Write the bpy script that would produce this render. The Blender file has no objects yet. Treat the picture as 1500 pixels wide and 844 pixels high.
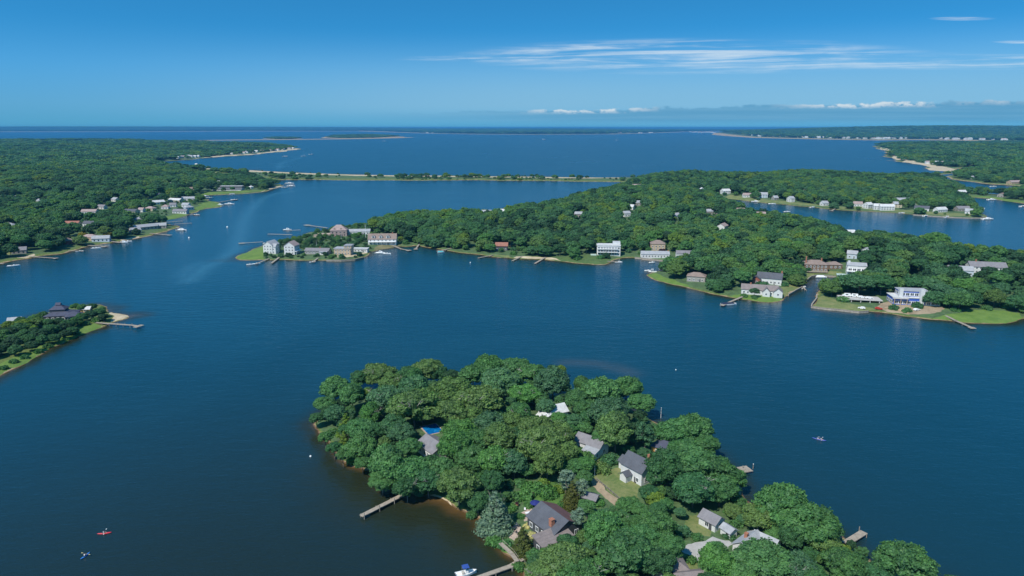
import bpy, bmesh, math, random
import numpy as np
from mathutils import Vector, Matrix, geometry
R = math.radians
PI = math.pi
rnd = random.Random(7)
S = bpy.context.scene
C = S.collection

# ------------------------------------------------------------------ camera, sky, sun, exposure
CAM_H, FPX, CX, CY, HORIZ = 120.0, 1000.0, 750.0, 422.0, 187.0
PITCH = math.atan((CY - HORIZ) / FPX)
cam = bpy.data.objects.new('camera', bpy.data.cameras.new('camera'))
C.objects.link(cam)
cam.data.sensor_width = 36.0
cam.data.lens = 24.0
cam.data.clip_start = 1.0
cam.data.clip_end = 300000.0
cam.location = (0, 0, CAM_H)
cam.rotation_euler = (PI / 2 - PITCH, 0, 0)
S.camera = cam

SUN_EL = 50.0
SUN_AZ = math.atan2(-0.62, -0.78)          # towards the sun, clockwise from +Y
W = bpy.data.worlds.new('World')
S.world = W
W.use_nodes = True


class NT:
    """small node-tree helper"""
    def __init__(self, tree):
        self.t = tree
        self.n = tree.nodes
        self.l = tree.links

    def new(self, kind, **kw):
        nd = self.n.new(kind)
        for k, v in kw.items():
            setattr(nd, k, v)
        return nd

    def set(self, sock, v):
        if hasattr(v, 'is_linked') or isinstance(v, bpy.types.NodeSocket):
            self.l.new(v, sock)
        else:
            if sock.type == 'RGBA' and len(v) == 3:
                v = (*v, 1)
            sock.default_value = v

    def math(self, op, a, b=0.0, c=None, clamp=False):
        nd = self.new('ShaderNodeMath', operation=op, use_clamp=clamp)
        self.set(nd.inputs[0], a)
        self.set(nd.inputs[1], b)
        if c is not None:
            self.set(nd.inputs[2], c)
        return nd.outputs[0]

    def mix(self, f, a, b, blend='MIX'):
        nd = self.new('ShaderNodeMix', data_type='RGBA', blend_type=blend)
        self.set(nd.inputs[0], f)
        self.set(nd.inputs[6], a)
        self.set(nd.inputs[7], b)
        return nd.outputs[2]

    def noise(self, vec, scale, detail=3, rough=0.55, dist=0.0):
        nd = self.new('ShaderNodeTexNoise')
        if vec is not None:
            self.l.new(vec, nd.inputs['Vector'])
        nd.inputs['Scale'].default_value = scale
        nd.inputs['Detail'].default_value = detail
        nd.inputs['Roughness'].default_value = rough
        nd.inputs['Distortion'].default_value = dist
        return nd.outputs['Fac']

    def ramp(self, f, stops, interp='LINEAR'):
        nd = self.new('ShaderNodeValToRGB')
        cr = nd.color_ramp
        cr.interpolation = interp
        while len(cr.elements) < len(stops):
            cr.elements.new(0.5)
        for e, (p, c) in zip(cr.elements, stops):
            e.position = p
            e.color = (*c, 1) if len(c) == 3 else c
        self.set(nd.inputs[0], f)
        return nd.outputs[0]

    def sstep(self, x, lo, hi):
        nd = self.new('ShaderNodeMapRange', interpolation_type='SMOOTHSTEP')
        self.set(nd.inputs[0], x)
        nd.inputs[1].default_value = lo
        nd.inputs[2].default_value = hi
        return nd.outputs[0]

    def xyz(self, x=0.0, y=0.0, z=0.0):
        nd = self.new('ShaderNodeCombineXYZ')
        for i, v in enumerate((x, y, z)):
            self.set(nd.inputs[i], v)
        return nd.outputs[0]


def build_world():
    t = NT(W.node_tree)
    t.n.clear()
    out = t.new('ShaderNodeOutputWorld')
    bg = t.new('ShaderNodeBackground')
    bg.inputs['Strength'].default_value = 0.1
    tc = t.new('ShaderNodeTexCoord')
    sep = t.new('ShaderNodeSeparateXYZ')
    t.l.new(tc.outputs['Generated'], sep.inputs[0])
    x, y, z = sep.outputs
    sky = t.new('ShaderNodeTexSky', sky_type='NISHITA')
    sky.sun_disc = False
    sky.sun_elevation = R(SUN_EL)
    sky.sun_rotation = SUN_AZ
    sky.altitude = 100.0
    sky.air_density = 1.0
    sky.dust_density = 0.5
    sky.ozone_density = 4.0
    # the deep blue of the photograph comes down close to the horizon
    zz = t.math('MULTIPLY_ADD', t.math('MAXIMUM', z, 0.0), 1.75, 0.15)
    vn = t.new('ShaderNodeVectorMath', operation='NORMALIZE')
    t.l.new(t.xyz(x, y, zz), vn.inputs[0])
    t.l.new(vn.outputs[0], sky.inputs['Vector'])
    col = t.mix(1.0, sky.outputs[0], SKY_TINT, 'MULTIPLY')
    hsv = t.new('ShaderNodeHueSaturation')
    hsv.inputs['Saturation'].default_value = SKY_SAT
    t.l.new(col, hsv.inputs['Color'])
    col = hsv.outputs[0]
    # dull aerosol band above the horizon
    low = t.sstep(z, 0.085, 0.0)
    col = t.mix(low, col, t.mix(1.0, col, (1.08, 0.75, 0.67), 'MULTIPLY'))
    # paler, hazier air lower down, more so towards the east
    yf = t.math('MAXIMUM', y, 0.05)
    side = t.math('MULTIPLY_ADD', t.sstep(t.math('DIVIDE', x, yf), -0.75, 0.1), 0.50, 0.22)
    pale = t.math('MULTIPLY', t.math('MULTIPLY', t.sstep(z, 0.135, 0.035), t.sstep(z, -0.004, 0.032)), side)
    col = t.mix(pale, col, (2.75, 5.3, 7.2))
    # clouds: azimuth and elevation as seen over the bay (forward is +Y)
    yy = t.math('MAXIMUM', y, 0.05)
    az = t.math('DIVIDE', x, yy)
    el = t.math('DIVIDE', z, yy)
    fwd = t.sstep(y, 0.1, 0.4)
    # cirrus streaks
    tilt = t.math('MULTIPLY_ADD', az, -0.018, el)
    v1 = t.xyz(t.math('MULTIPLY', az, 3.4), t.math('MULTIPLY', tilt, 120.0), 0.0)
    n1 = t.noise(v1, 1.0, 6, 0.66, 0.6)
    v2 = t.xyz(t.math('MULTIPLY', az, 7.0), t.math('MULTIPLY', tilt, 30.0), 4.0)
    n2 = t.noise(v2, 1.0, 4, 0.6, 0.4)

    def blob(ca, ce, ra, re):
        a = t.math('DIVIDE', t.math('SUBTRACT', az, ca), ra)
        e = t.math('DIVIDE', t.math('SUBTRACT', el, ce), re)
        d = t.math('ADD', t.math('MULTIPLY', a, a), t.math('MULTIPLY', e, e))
        return t.math('SUBTRACT', 1.0, d, clamp=True)
    m1 = t.math('MAXIMUM', blob(0.26, 0.0965, 0.36, 0.026), t.math('MULTIPLY', blob(0.55, 0.090, 0.50, 0.013), 0.62))
    m1 = t.math('MAXIMUM', m1, t.math('MULTIPLY', blob(0.02, 0.0935, 0.20, 0.006), 0.9))
    m1 = t.math('MAXIMUM', m1, t.math('MULTIPLY', blob(0.62, 0.146, 0.05, 0.003), 0.9))
    m1 = t.math('MAXIMUM', m1, t.math('MULTIPLY', blob(0.71, 0.116, 0.05, 0.003), 0.9))
    s = t.math('ADD', t.math('MULTIPLY', n1, 0.75), t.math('MULTIPLY', n2, 0.25))
    cir = t.math('MULTIPLY', t.sstep(s, 0.42, 0.66), t.sstep(m1, 0.0, 0.75))
    cir = t.math('MULTIPLY', t.math('MULTIPLY', cir, 0.74), fwd)
    col = t.mix(cir, col, (7.2, 8.3, 9.0))
    # low bank of cloud over the horizon
    nb = t.noise(t.xyz(t.math('MULTIPLY', az, 16.0), t.math('MULTIPLY', el, 60.0), 2.0), 1.0, 5, 0.6)
    nc = t.noise(t.xyz(t.math('MULTIPLY', az, 5.0), 0.0, 9.0), 1.0, 2, 0.5)
    nd_ = t.noise(t.xyz(t.math('MULTIPLY', az, 60.0), t.math('MULTIPLY', el, 110.0), 5.0), 1.0, 4, 0.6)
    top = t.math('ADD', t.math('MULTIPLY_ADD', az, 0.019, 0.0235), t.math('MULTIPLY', t.math('SUBTRACT', nb, 0.5), 0.012))
    top = t.math('ADD', top, t.math('MULTIPLY', t.math('SUBTRACT', nd_, 0.5), 0.008))
    below = t.math('SUBTRACT', top, el)
    bank = t.math('MULTIPLY', t.sstep(below, -0.0012, 0.0018), t.sstep(az, -0.32, 0.25))
    fade = t.sstep(el, 0.001, 0.014)
    bank = t.math('MULTIPLY', t.math('MULTIPLY', bank, fwd), t.math('MULTIPLY_ADD', fade, 0.62, 0.2))
    streak = t.noise(t.xyz(t.math('MULTIPLY', az, 4.0), t.math('MULTIPLY', el, 170.0), 3.0), 1.0, 4, 0.6)
    bcol = t.mix(t.sstep(streak, 0.35, 0.7), (1.0, 3.25, 5.45), (1.4, 3.75, 5.9))
    col = t.mix(bank, col, bcol)
    rim = t.math('MULTIPLY', t.sstep(below, -0.0014, 0.0012), t.sstep(below, 0.0075, 0.001))
    patch = t.sstep(nc, 0.46, 0.56)
    rim = t.math('MULTIPLY', t.math('MULTIPLY', rim, patch), t.math('MULTIPLY', t.sstep(az, -0.02, 0.08), fwd))
    rim = t.math('MULTIPLY', rim, t.sstep(nd_, 0.36, 0.56))
    col = t.mix(t.math('MULTIPLY', rim, 0.9), col, (6.8, 7.8, 8.4))
    t.l.new(col, bg.inputs['Color'])
    t.l.new(bg.outputs[0], out.inputs[0])


SKY_TINT = (0.56, 1.40, 1.62)
SKY_SAT = 1.06
build_world()
sun = bpy.data.objects.new('sun', bpy.data.lights.new('sun', 'SUN'))
C.objects.link(sun)
sun.data.energy = 4.7
sun.data.angle = R(0.53)
sun.data.color = (1.0, 0.95, 0.87)
tosun = Vector((math.sin(SUN_AZ) * math.cos(R(SUN_EL)), math.cos(SUN_AZ) * math.cos(R(SUN_EL)), math.sin(R(SUN_EL))))
sun.rotation_euler = (-tosun).to_track_quat('-Z', 'Y').to_euler()
sun.location = (0, 0, 200)
S.view_settings.view_transform = 'Standard'
S.view_settings.look = 'None'
S.view_settings.exposure = 0.0
S.view_settings.gamma = 1.0
S.view_settings.use_curve_mapping = False
S.cycles.volume_bounces = 0
S.cycles.max_bounces = 6
S.cycles.transparent_max_bounces = 8

# ------------------------------------------------------------------ pixels of the survey photo -> points on the ground
SP, CP = math.sin(PITCH), math.cos(PITCH)


def ray(px, py):
    v = (py - CY) / FPX
    return (px - CX) / FPX, CP - v * SP, -SP - v * CP


def G(px, py, z=0.0):
    x, y, dz = ray(px, py)
    dz = min(dz, -0.0022)
    t = (z - CAM_H) / dz
    return np.array((x * t, y * t))


def project(x, y, z):
    """world -> survey pixel and distance (numpy arrays)"""
    dz = z - CAM_H
    depth = y * CP - dz * SP
    up = y * SP + dz * CP
    return CX + FPX * x / depth, CY - FPX * up / depth, depth


# ------------------------------------------------------------------ labels and objects
def tag(o, label=None, cat=None, group=None, kind=None):
    if label: o['label'] = label
    if cat: o['category'] = cat
    if group: o['group'] = group
    if kind: o['kind'] = kind
    return o


def thing(name, label, cat, loc=(0, 0, 0), rz=0.0, group=None):
    o = bpy.data.objects.new(name, None)
    o.empty_display_size = 0.5
    C.objects.link(o)
    o.location = loc
    o.rotation_euler = (0, 0, rz)
    return tag(o, label, cat, group)


def link(name, me, parent=None, loc=None, rz=0.0, scale=None, label=None):
    o = bpy.data.objects.new(name, me)
    C.objects.link(o)
    if parent: o.parent = parent
    if loc is not None: o.location = loc
    if rz: o.rotation_euler = (0, 0, rz)
    if scale is not None: o.scale = scale if hasattr(scale, '__len__') else (scale,) * 3
    if label: o['label'] = label
    return o


class MB:
    """collects shapes for one mesh"""
    def __init__(self):
        self.v, self.f, self.m = [], [], []

    def add(self, vs, fs, m=0):
        b = len(self.v)
        self.v += [tuple(p) for p in vs]
        self.f += [tuple(b + i for i in f) for f in fs]
        self.m += [m] * len(fs)
        return self

    def box(self, x0, x1, y0, y1, z0, z1, m=0):
        vs = [(x0, y0, z0), (x1, y0, z0), (x1, y1, z0), (x0, y1, z0), (x0, y0, z1), (x1, y0, z1), (x1, y1, z1), (x0, y1, z1)]
        return self.add(vs, [(3, 2, 1, 0), (4, 5, 6, 7), (0, 1, 5, 4), (1, 2, 6, 5), (2, 3, 7, 6), (3, 0, 4, 7)], m)

    def prism(self, pts, z0, z1, m=0):
        n = len(pts)
        a = sum(pts[i][0] * pts[(i + 1) % n][1] - pts[(i + 1) % n][0] * pts[i][1] for i in range(n))
        if a < 0: pts = pts[::-1]
        vs = [(p[0], p[1], z0) for p in pts] + [(p[0], p[1], z1) for p in pts]
        fs = [tuple(range(n - 1, -1, -1)), tuple(range(n, 2 * n))]
        fs += [(i, (i + 1) % n, n + (i + 1) % n, n + i) for i in range(n)]
        return self.add(vs, fs, m)

    def tube(self, p0, p1, r0, r1, n=8, m=0):
        p0, p1 = Vector(p0), Vector(p1)
        d = (p1 - p0).normalized()
        a = d.orthogonal().normalized()
        b = d.cross(a)
        vs = []
        for p, r in ((p0, r0), (p1, r1)):
            for k in range(n):
                t = 2 * PI * k / n
                vs.append(p + (a * math.cos(t) + b * math.sin(t)) * r)
        fs = [(k, (k + 1) % n, n + (k + 1) % n, n + k) for k in range(n)] + [tuple(range(n - 1, -1, -1)), tuple(range(n, 2 * n))]
        return self.add(vs, fs, m)

    def beam(self, p0, p1, w, h, m=0):
        p0, p1 = Vector(p0), Vector(p1)
        d = (p1 - p0)
        s = Vector((-d.y, d.x, 0))
        s = s.normalized() * w / 2 if s.length > 1e-6 else Vector((w / 2, 0, 0))
        u = Vector((0, 0, h))
        vs = [p0 - s, p0 + s, p1 + s, p1 - s]
        vs = vs + [q + u for q in vs]
        return self.add(vs, [(0, 1, 2, 3), (7, 6, 5, 4), (0, 4, 5, 1), (1, 5, 6, 2), (2, 6, 7, 3), (3, 7, 4, 0)], m)

    def mesh(self, name, mats, smooth=False):
        me = bpy.data.meshes.new(name)
        me.from_pydata(self.v, [], self.f)
        for m in (mats if isinstance(mats, (list, tuple)) else [mats]):
            me.materials.append(m)
        me.polygons.foreach_set('material_index', self.m)
        if smooth:
            me.polygons.foreach_set('use_smooth', [True] * len(self.f))
        me.update()
        bm = bmesh.new()
        bm.from_mesh(me)
        bmesh.ops.recalc_face_normals(bm, faces=bm.faces)
        bm.to_mesh(me)
        bm.free()
        return me

    def build(self, name, mats, parent=None, loc=None, rz=0.0, smooth=False, label=None):
        return link(name, self.mesh(name, mats, smooth), parent, loc, rz, None, label)


# ------------------------------------------------------------------ materials
def mat(name):
    m = bpy.data.materials.new(name)
    m.use_nodes = True
    t = NT(m.node_tree)
    t.n.clear()
    out = t.new('ShaderNodeOutputMaterial')
    b = t.new('ShaderNodeBsdfPrincipled')
    t.l.new(b.outputs[0], out.inputs[0])
    return m, t, b, out


def plain(name, c, rough=0.7, var=0.25, scale=0.6, metal=0.0):
    """weathered paint, wood, shingle: a colour with worn patches in object space"""
    m, t, b, out = mat(name)
    tc = t.new('ShaderNodeTexCoord')
    n = t.noise(tc.outputs['Object'], scale, 4, 0.6)
    n2 = t.noise(tc.outputs['Object'], scale * 9, 2, 0.6)
    f = t.math('ADD', t.math('MULTIPLY', n, 0.7), t.math('MULTIPLY', n2, 0.3))
    lo = tuple(k * (1 - var) for k in c)
    hi = tuple(min(k * (1 + var), 0.95) for k in c)
    t.l.new(t.mix(t.sstep(f, 0.3, 0.7), lo, hi), b.inputs['Base Color'])
    b.inputs['Roughness'].default_value = rough
    b.inputs['Metallic'].default_value = metal
    return m


def shingle(name, c):
    m, t, b, out = mat(name)
    tc = t.new('ShaderNodeTexCoord')
    sp = t.new('ShaderNodeSeparateXYZ')
    t.l.new(tc.outputs['Object'], sp.inputs[0])
    course = t.math('FRACT', t.math('MULTIPLY', sp.outputs[2], 4.5))
    n = t.noise(tc.outputs['Object'], 0.5, 4, 0.6)
    n2 = t.noise(tc.outputs['Object'], 5.0, 2, 0.7)
    f = t.math('ADD', t.math('MULTIPLY', n, 0.5), t.math('MULTIPLY', n2, 0.5))
    f = t.math('MULTIPLY_ADD', t.sstep(course, 0.0, 0.25), 0.12, f)
    t.l.new(t.mix(t.sstep(f, 0.35, 0.8), tuple(k * 0.72 for k in c), tuple(k * 1.25 for k in c)), b.inputs['Base Color'])
    b.inputs['Roughness'].default_value = 0.85
    return m


def siding(name, c):
    m, t, b, out = mat(name)
    tc = t.new('ShaderNodeTexCoord')
    sp = t.new('ShaderNodeSeparateXYZ')
    t.l.new(tc.outputs['Object'], sp.inputs[0])
    lap = t.math('FRACT', t.math('MULTIPLY', sp.outputs[2], 5.0))
    n = t.noise(tc.outputs['Object'], 0.8, 3, 0.6)
    col = t.mix(t.sstep(n, 0.3, 0.75), tuple(k * 0.88 for k in c), c)
    col = t.mix(t.sstep(lap, 0.14, 0.0), col, tuple(k * 0.75 for k in c))
    t.l.new(col, b.inputs['Base Color'])
    b.inputs['Roughness'].default_value = 0.6
    return m


MATS = {
    'white': siding('white_siding', (0.66, 0.66, 0.65)), 'cream': siding('cream_siding', (0.62, 0.54, 0.40)),
    'tan': siding('tan_siding', (0.48, 0.36, 0.24)), 'greywall': siding('grey_shingle_wall', (0.33, 0.31, 0.28)),
    'wood': siding('brown_wood_wall', (0.20, 0.13, 0.085)), 'bluewall': siding('blue_sheathing', (0.06, 0.13, 0.50)),
    'darkwall': siding('dark_wall', (0.07, 0.075, 0.085)), 'redwall': siding('red_brown_wall', (0.30, 0.10, 0.07)),
    'palewall': siding('pale_blue_wall', (0.50, 0.58, 0.66)),
    'slate': shingle('slate_roof', (0.085, 0.09, 0.105)), 'grey': shingle('grey_roof', (0.20, 0.19, 0.20)),
    'pale': shingle('pale_grey_roof', (0.33, 0.34, 0.355)), 'brown': shingle('brown_roof', (0.24, 0.18, 0.15)),
    'pinkroof': shingle('weathered_cedar_roof', (0.33, 0.25, 0.23)), 'red': shingle('red_roof', (0.30, 0.13, 0.09)),
    'navy': shingle('navy_roof', (0.06, 0.065, 0.10)), 'whiteroof': shingle('white_roof', (0.54, 0.54, 0.53)),
    'mossroof': shingle('red_brown_mossy_roof', (0.15, 0.075, 0.07)), 'taupe': shingle('taupe_roof', (0.21, 0.175, 0.165)),
    'brick': plain('brick', (0.36, 0.15, 0.09), 0.85, 0.3, 3.0), 'dock': plain('weathered_dock', (0.33, 0.28, 0.22), 0.85, 0.25, 1.2),
    'pile': plain('dock_piling', (0.26, 0.23, 0.19), 0.85, 0.3, 1.0), 'trunk': plain('bark', (0.17, 0.145, 0.12), 0.9, 0.35, 2.0),
    'boat': plain('white_gelcoat', (0.82, 0.82, 0.80), 0.25, 0.06, 0.5), 'boatblue': plain('blue_canvas', (0.03, 0.08, 0.32), 0.7, 0.2, 1.5),
    'boatdark': plain('dark_hull', (0.03, 0.035, 0.06), 0.3, 0.2, 0.8), 'seat': plain('boat_seat', (0.5, 0.45, 0.38), 0.7, 0.2, 1.0),
    'motor': plain('outboard_cowl', (0.05, 0.05, 0.055), 0.4, 0.2, 1.0), 'teal': plain('teal_canvas', (0.08, 0.42, 0.45), 0.7, 0.15, 1.0),
    'red_plastic': plain('red_kayak_plastic', (0.62, 0.03, 0.05), 0.35, 0.1, 1.0), 'blue_plastic': plain('blue_kayak_plastic', (0.04, 0.22, 0.62), 0.35, 0.1, 1.0),
    'yellow_blade': plain('yellow_blade', (0.65, 0.55, 0.22), 0.4, 0.1, 1.0), 'navy_plastic': plain('navy_kayak_plastic', (0.06, 0.10, 0.42), 0.35, 0.1, 1.0),
    'skin': plain('skin', (0.50, 0.31, 0.22), 0.6, 0.1, 4.0), 'shirt': plain('pale_shirt', (0.75, 0.77, 0.80), 0.8, 0.1, 3.0),
    'shirtblue': plain('blue_shirt', (0.10, 0.30, 0.65), 0.8, 0.1, 3.0), 'hair': plain('brown_hair', (0.06, 0.04, 0.03), 0.7, 0.2, 8.0),
    'stone': plain('patio_stone', (0.42, 0.33, 0.26), 0.9, 0.2, 0.8), 'concrete': plain('concrete', (0.46, 0.44, 0.41), 0.9, 0.15, 0.4),
    'umbrella': plain('navy_umbrella', (0.015, 0.025, 0.16), 0.8, 0.2, 1.0), 'bulkhead': plain('timber_bulkhead', (0.33, 0.29, 0.24), 0.9, 0.3, 0.8),
    'terracotta': plain('terracotta', (0.45, 0.2, 0.12), 0.8, 0.2, 2.0), 'metal': plain('galvanised', (0.45, 0.46, 0.47), 0.45, 0.1, 1.0, 0.3),
    'tyre': plain('rubber', (0.02, 0.02, 0.02), 0.8, 0.2, 2.0), 'carred': plain('red_paint', (0.45, 0.05, 0.03), 0.3, 0.05, 1.0),
    'lumber': plain('raw_lumber', (0.52, 0.38, 0.24), 0.8, 0.2, 0.8), 'terrace': plain('pale_green_terrace', (0.50, 0.62, 0.55), 0.5, 0.1, 0.5),
    'trim': plain('white_trim', (0.8, 0.8, 0.79), 0.5, 0.05, 1.0), 'orange': plain('orange_trim', (0.55, 0.30, 0.10), 0.7, 0.2, 0.8),
}


def glass_mat():
    m, t, b, out = mat('window_glass')
    tc = t.new('ShaderNodeObjectInfo')
    t.l.new(t.mix(tc.outputs['Random'], (0.02, 0.03, 0.04), (0.07, 0.085, 0.10)), b.inputs['Base Color'])
    b.inputs['Roughness'].default_value = 0.08
    return m


MATS['glass'] = glass_mat()


def pool_mat():
    m, t, b, out = mat('pool_water')
    tc = t.new('ShaderNodeTexCoord')
    n = t.noise(tc.outputs['Object'], 0.35, 3, 0.6, 0.5)
    t.l.new(t.ramp(n, [(0.35, (0.0, 0.09, 0.30)), (0.6, (0.005, 0.17, 0.46)), (0.75, (0.04, 0.34, 0.6))]), b.inputs['Base Color'])
    b.inputs['Roughness'].default_value = 0.08
    return m


MATS['pool'] = pool_mat()


def leaf_mat(name, by_random):
    m, t, b, out = mat(name)
    oi = t.new('ShaderNodeObjectInfo')
    if by_random:
        ti = t.new('ShaderNodeAttribute', attribute_name='tone', attribute_type='INSTANCER')
        col = t.ramp(ti.outputs['Fac'], FOREST_TONES, 'LINEAR')
    else:
        col = oi.outputs['Color']
    at = t.new('ShaderNodeAttribute', attribute_name='tint')
    hue = t.mix(at.outputs['Fac'], (0.55, 0.60, 0.70), (1.55, 1.48, 1.25))
    col = t.mix(1.0, col, hue, 'MULTIPLY')
    d = b
    t.l.new(col, d.inputs['Base Color'])
    d.inputs['Roughness'].default_value = 0.55
    d.inputs['Specular IOR Level'].default_value = 0.3
    tr = t.new('ShaderNodeBsdfTranslucent')
    t.l.new(t.mix(1.0, col, (1.3, 1.45, 0.6), 'MULTIPLY'), tr.inputs['Color'])
    mx = t.new('ShaderNodeMixShader')
    mx.inputs[0].default_value = 0.30
    t.l.new(d.outputs[0], mx.inputs[1])
    t.l.new(tr.outputs[0], mx.inputs[2])
    t.l.new(mx.outputs[0], out.inputs[0])
    return m


TONE = {'deep': (0.055, 0.152, 0.059), 'mid': (0.081, 0.201, 0.066), 'olive': (0.117, 0.207, 0.063), 'blue': (0.074, 0.178, 0.084),
        'bright': (0.086, 0.218, 0.056), 'yellow': (0.15, 0.24, 0.04), 'spruce': (0.16, 0.25, 0.175), 'cream': (0.62, 0.60, 0.30),
        'gold': (0.24, 0.21, 0.03), 'plum': (0.06, 0.025, 0.035), 'dark': (0.034, 0.092, 0.042), 'cedar': (0.095, 0.115, 0.028)}
FOREST_TONES = [(0.0, TONE['dark']), (0.22, TONE['dark']), (0.36, TONE['deep']), (0.5, TONE['blue']), (0.62, TONE['mid']), (0.76, TONE['olive']), (0.9, TONE['bright']), (1.0, TONE['yellow'])]
MATS['leaf'] = leaf_mat('leaves', False)
MATS['leaf_forest'] = leaf_mat('forest_leaves', True)

# ------------------------------------------------------------------ land: outlines on the water's edge
def hillz(x, y, hills):
    z = np.zeros_like(x)
    for (px, py, h, r) in hills:
        c = G(px, py)
        z = z + h * np.exp(-((x - c[0]) ** 2 + (y - c[1]) ** 2) / (r * r))
    return z


def densify(pts, rough=0.10, seed=1, closed=True, fine=110.0, least=2.0):
    r = random.Random(seed)
    P = [np.array(p, float) for p in pts]
    out = []
    n = len(P)

    def sub(a, b, k):
        L = np.linalg.norm(b - a)
        d = math.hypot(*(a + b) / 2)
        if L < max(least, d / fine) or k > 9:
            return [a]
        m = (a + b) / 2
        nrm = np.array((-(b - a)[1], (b - a)[0]))
        m = m + nrm * r.uniform(-rough, rough) * min(1.0, 25.0 * max(1, d / 400) / L)
        return sub(a, m, k + 1) + sub(m, b, k + 1)
    for i in range(n if closed else n - 1):
        out += sub(P[i], P[(i + 1) % n], 0)
    if not closed:
        out.append(P[-1])
    return np.array(out)


def sdf(pts, loop):
    """signed distance, positive inside"""
    pts = np.asarray(pts, float)
    a = loop
    b = np.roll(loop, -1, 0)
    res = np.empty(len(pts))
    ab = b - a
    L2 = np.maximum((ab ** 2).sum(1), 1e-12)
    for s in range(0, len(pts), 4000):
        p = pts[s:s + 4000]
        ap = p[:, None, :] - a[None]
        t = np.clip((ap * ab[None]).sum(2) / L2, 0, 1)
        d = np.sqrt(((ap - t[..., None] * ab[None]) ** 2).sum(2).min(1))
        cond = (a[None, :, 1] > p[:, None, 1]) != (b[None, :, 1] > p[:, None, 1])
        with np.errstate(divide='ignore', invalid='ignore'):
            xi = a[None, :, 0] + (p[:, None, 1] - a[None, :, 1]) * ab[None, :, 0] / np.where(ab[None, :, 1] == 0, 1e-12, ab[None, :, 1])
        ins = (cond & (p[:, None, 0] < xi)).sum(1) % 2 == 1
        res[s:s + 4000] = np.where(ins, d, -d)
    return res


def shore_z(sd, high=1.9, reach=11.0):
    return np.where(sd < 0, np.maximum(-0.75, sd * 0.14), high * (1 - np.exp(-np.maximum(sd, 0) / reach)) + 0.02)


LANDS = {}


def land(name, px, marsh=5.0, sand=1.2, hills=(), zones=(), high=1.9, rough=0.10, wood=1.0):
    pts = [G(*p) for p in px]
    loop = densify(pts, rough, seed=sum(map(ord, name)))
    LANDS[name] = dict(name=name, loop=loop, marsh=marsh, sand=sand, hills=hills, zones=zones, high=high,
                       bb=(loop[:, 0].min() - 60, loop[:, 0].max() + 60, loop[:, 1].min() - 60, loop[:, 1].max() + 60))


land('near_island', [
    (458, 622), (466, 634), (478, 645), (488, 660), (500, 672), (515, 684), (532, 688), (545, 691), (553, 700), (568, 714), (592, 723), (612, 728), (640, 728),
    (652, 733), (662, 741), (682, 751), (700, 760), (711, 776), (714, 792), (735, 808), (758, 820), (766, 836), (768, 850), (772, 930), (1480, 930),
    (1430, 868), (1400, 856), (1340, 846), (1290, 832), (1268, 812), (1248, 796), (1228, 782), (1195, 766), (1160, 752), (1120, 742), (1096, 736), (1088, 724),
    (1082, 704), (1072, 692), (1055, 676), (1035, 660), (1010, 645), (985, 632), (965, 622), (945, 608), (915, 596), (880, 587), (830, 580), (770, 575),
    (700, 573), (620, 575), (560, 580), (515, 588), (482, 600)], marsh=1.5, sand=0.55, high=2.2, hills=[(760, 640, 2.5, 60)], zones=[
    ('lawn', [(884, 691), (912, 684), (925, 700), (940, 706), (937, 735), (915, 738), (895, 724), (868, 700)]),
    ('dirt', [(868, 700), (895, 724), (915, 738), (910, 745), (893, 735), (873, 716), (862, 698)]),
    ('gravel', [(996, 804), (1008, 797), (1044, 786), (1068, 792), (1074, 797), (1064, 806), (1040, 806), (1030, 814), (1022, 822), (1012, 815)]),
    ('lawn', [(1003, 757), (1024, 752), (1026, 768), (1044, 776), (1040, 786), (1018, 784), (1004, 772)]),
    ('lawn', [(842, 658), (872, 662), (880, 680), (862, 692), (846, 682)]),
    ('lawn', [(985, 818), (1006, 814), (1022, 826), (1022, 840), (995, 836)]),
    ('lawn', [(605, 655), (630, 645), (650, 640), (645, 652), (628, 664), (610, 664)]),
    ('stone', [(743, 778), (757, 765), (764, 773), (761, 785), (753, 792), (746, 788)]),
    ('stone', [(762, 752), (776, 743), (787, 752), (780, 762), (768, 764)]),
    ('sandzone', [(628, 727), (640, 728), (652, 733), (662, 741), (660, 736), (648, 728), (636, 724)]),
    ('garden', [(722, 790), (712, 795), (735, 808), (752, 816), (752, 800), (735, 790)]),
    ('garden', [(764, 735), (775, 712), (812, 704), (832, 716), (822, 738), (795, 742)])])

land('wooded_islet', [
    (-160, 640), (-80, 590), (0, 551), (22, 540), (45, 528), (62, 519), (80, 508), (100, 499), (118, 491), (140, 483), (158, 476), (168, 472), (180, 469), (190, 464.5),
    (187, 461.5), (176, 459.5), (166, 458.5), (158, 454.5), (157, 449.5), (146, 446), (125, 446.5), (95, 452), (60, 460), (20, 473), (-20, 485), (-120, 510), (-220, 560)],
    marsh=17, sand=0.5, high=1.8, zones=[
    ('marsh', [(-60, 578), (0, 550), (45, 527), (80, 507), (118, 490.5), (150, 479.5), (141, 473), (112, 482), (78, 497), (45, 513), (0, 534), (-60, 556)]),
    ('sandzone', [(156, 455), (158, 456.5), (166, 459), (176, 460.2), (187, 462), (189, 464), (180, 468), (168, 471), (162, 472), (165, 466), (168, 463), (160, 458)])])

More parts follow.
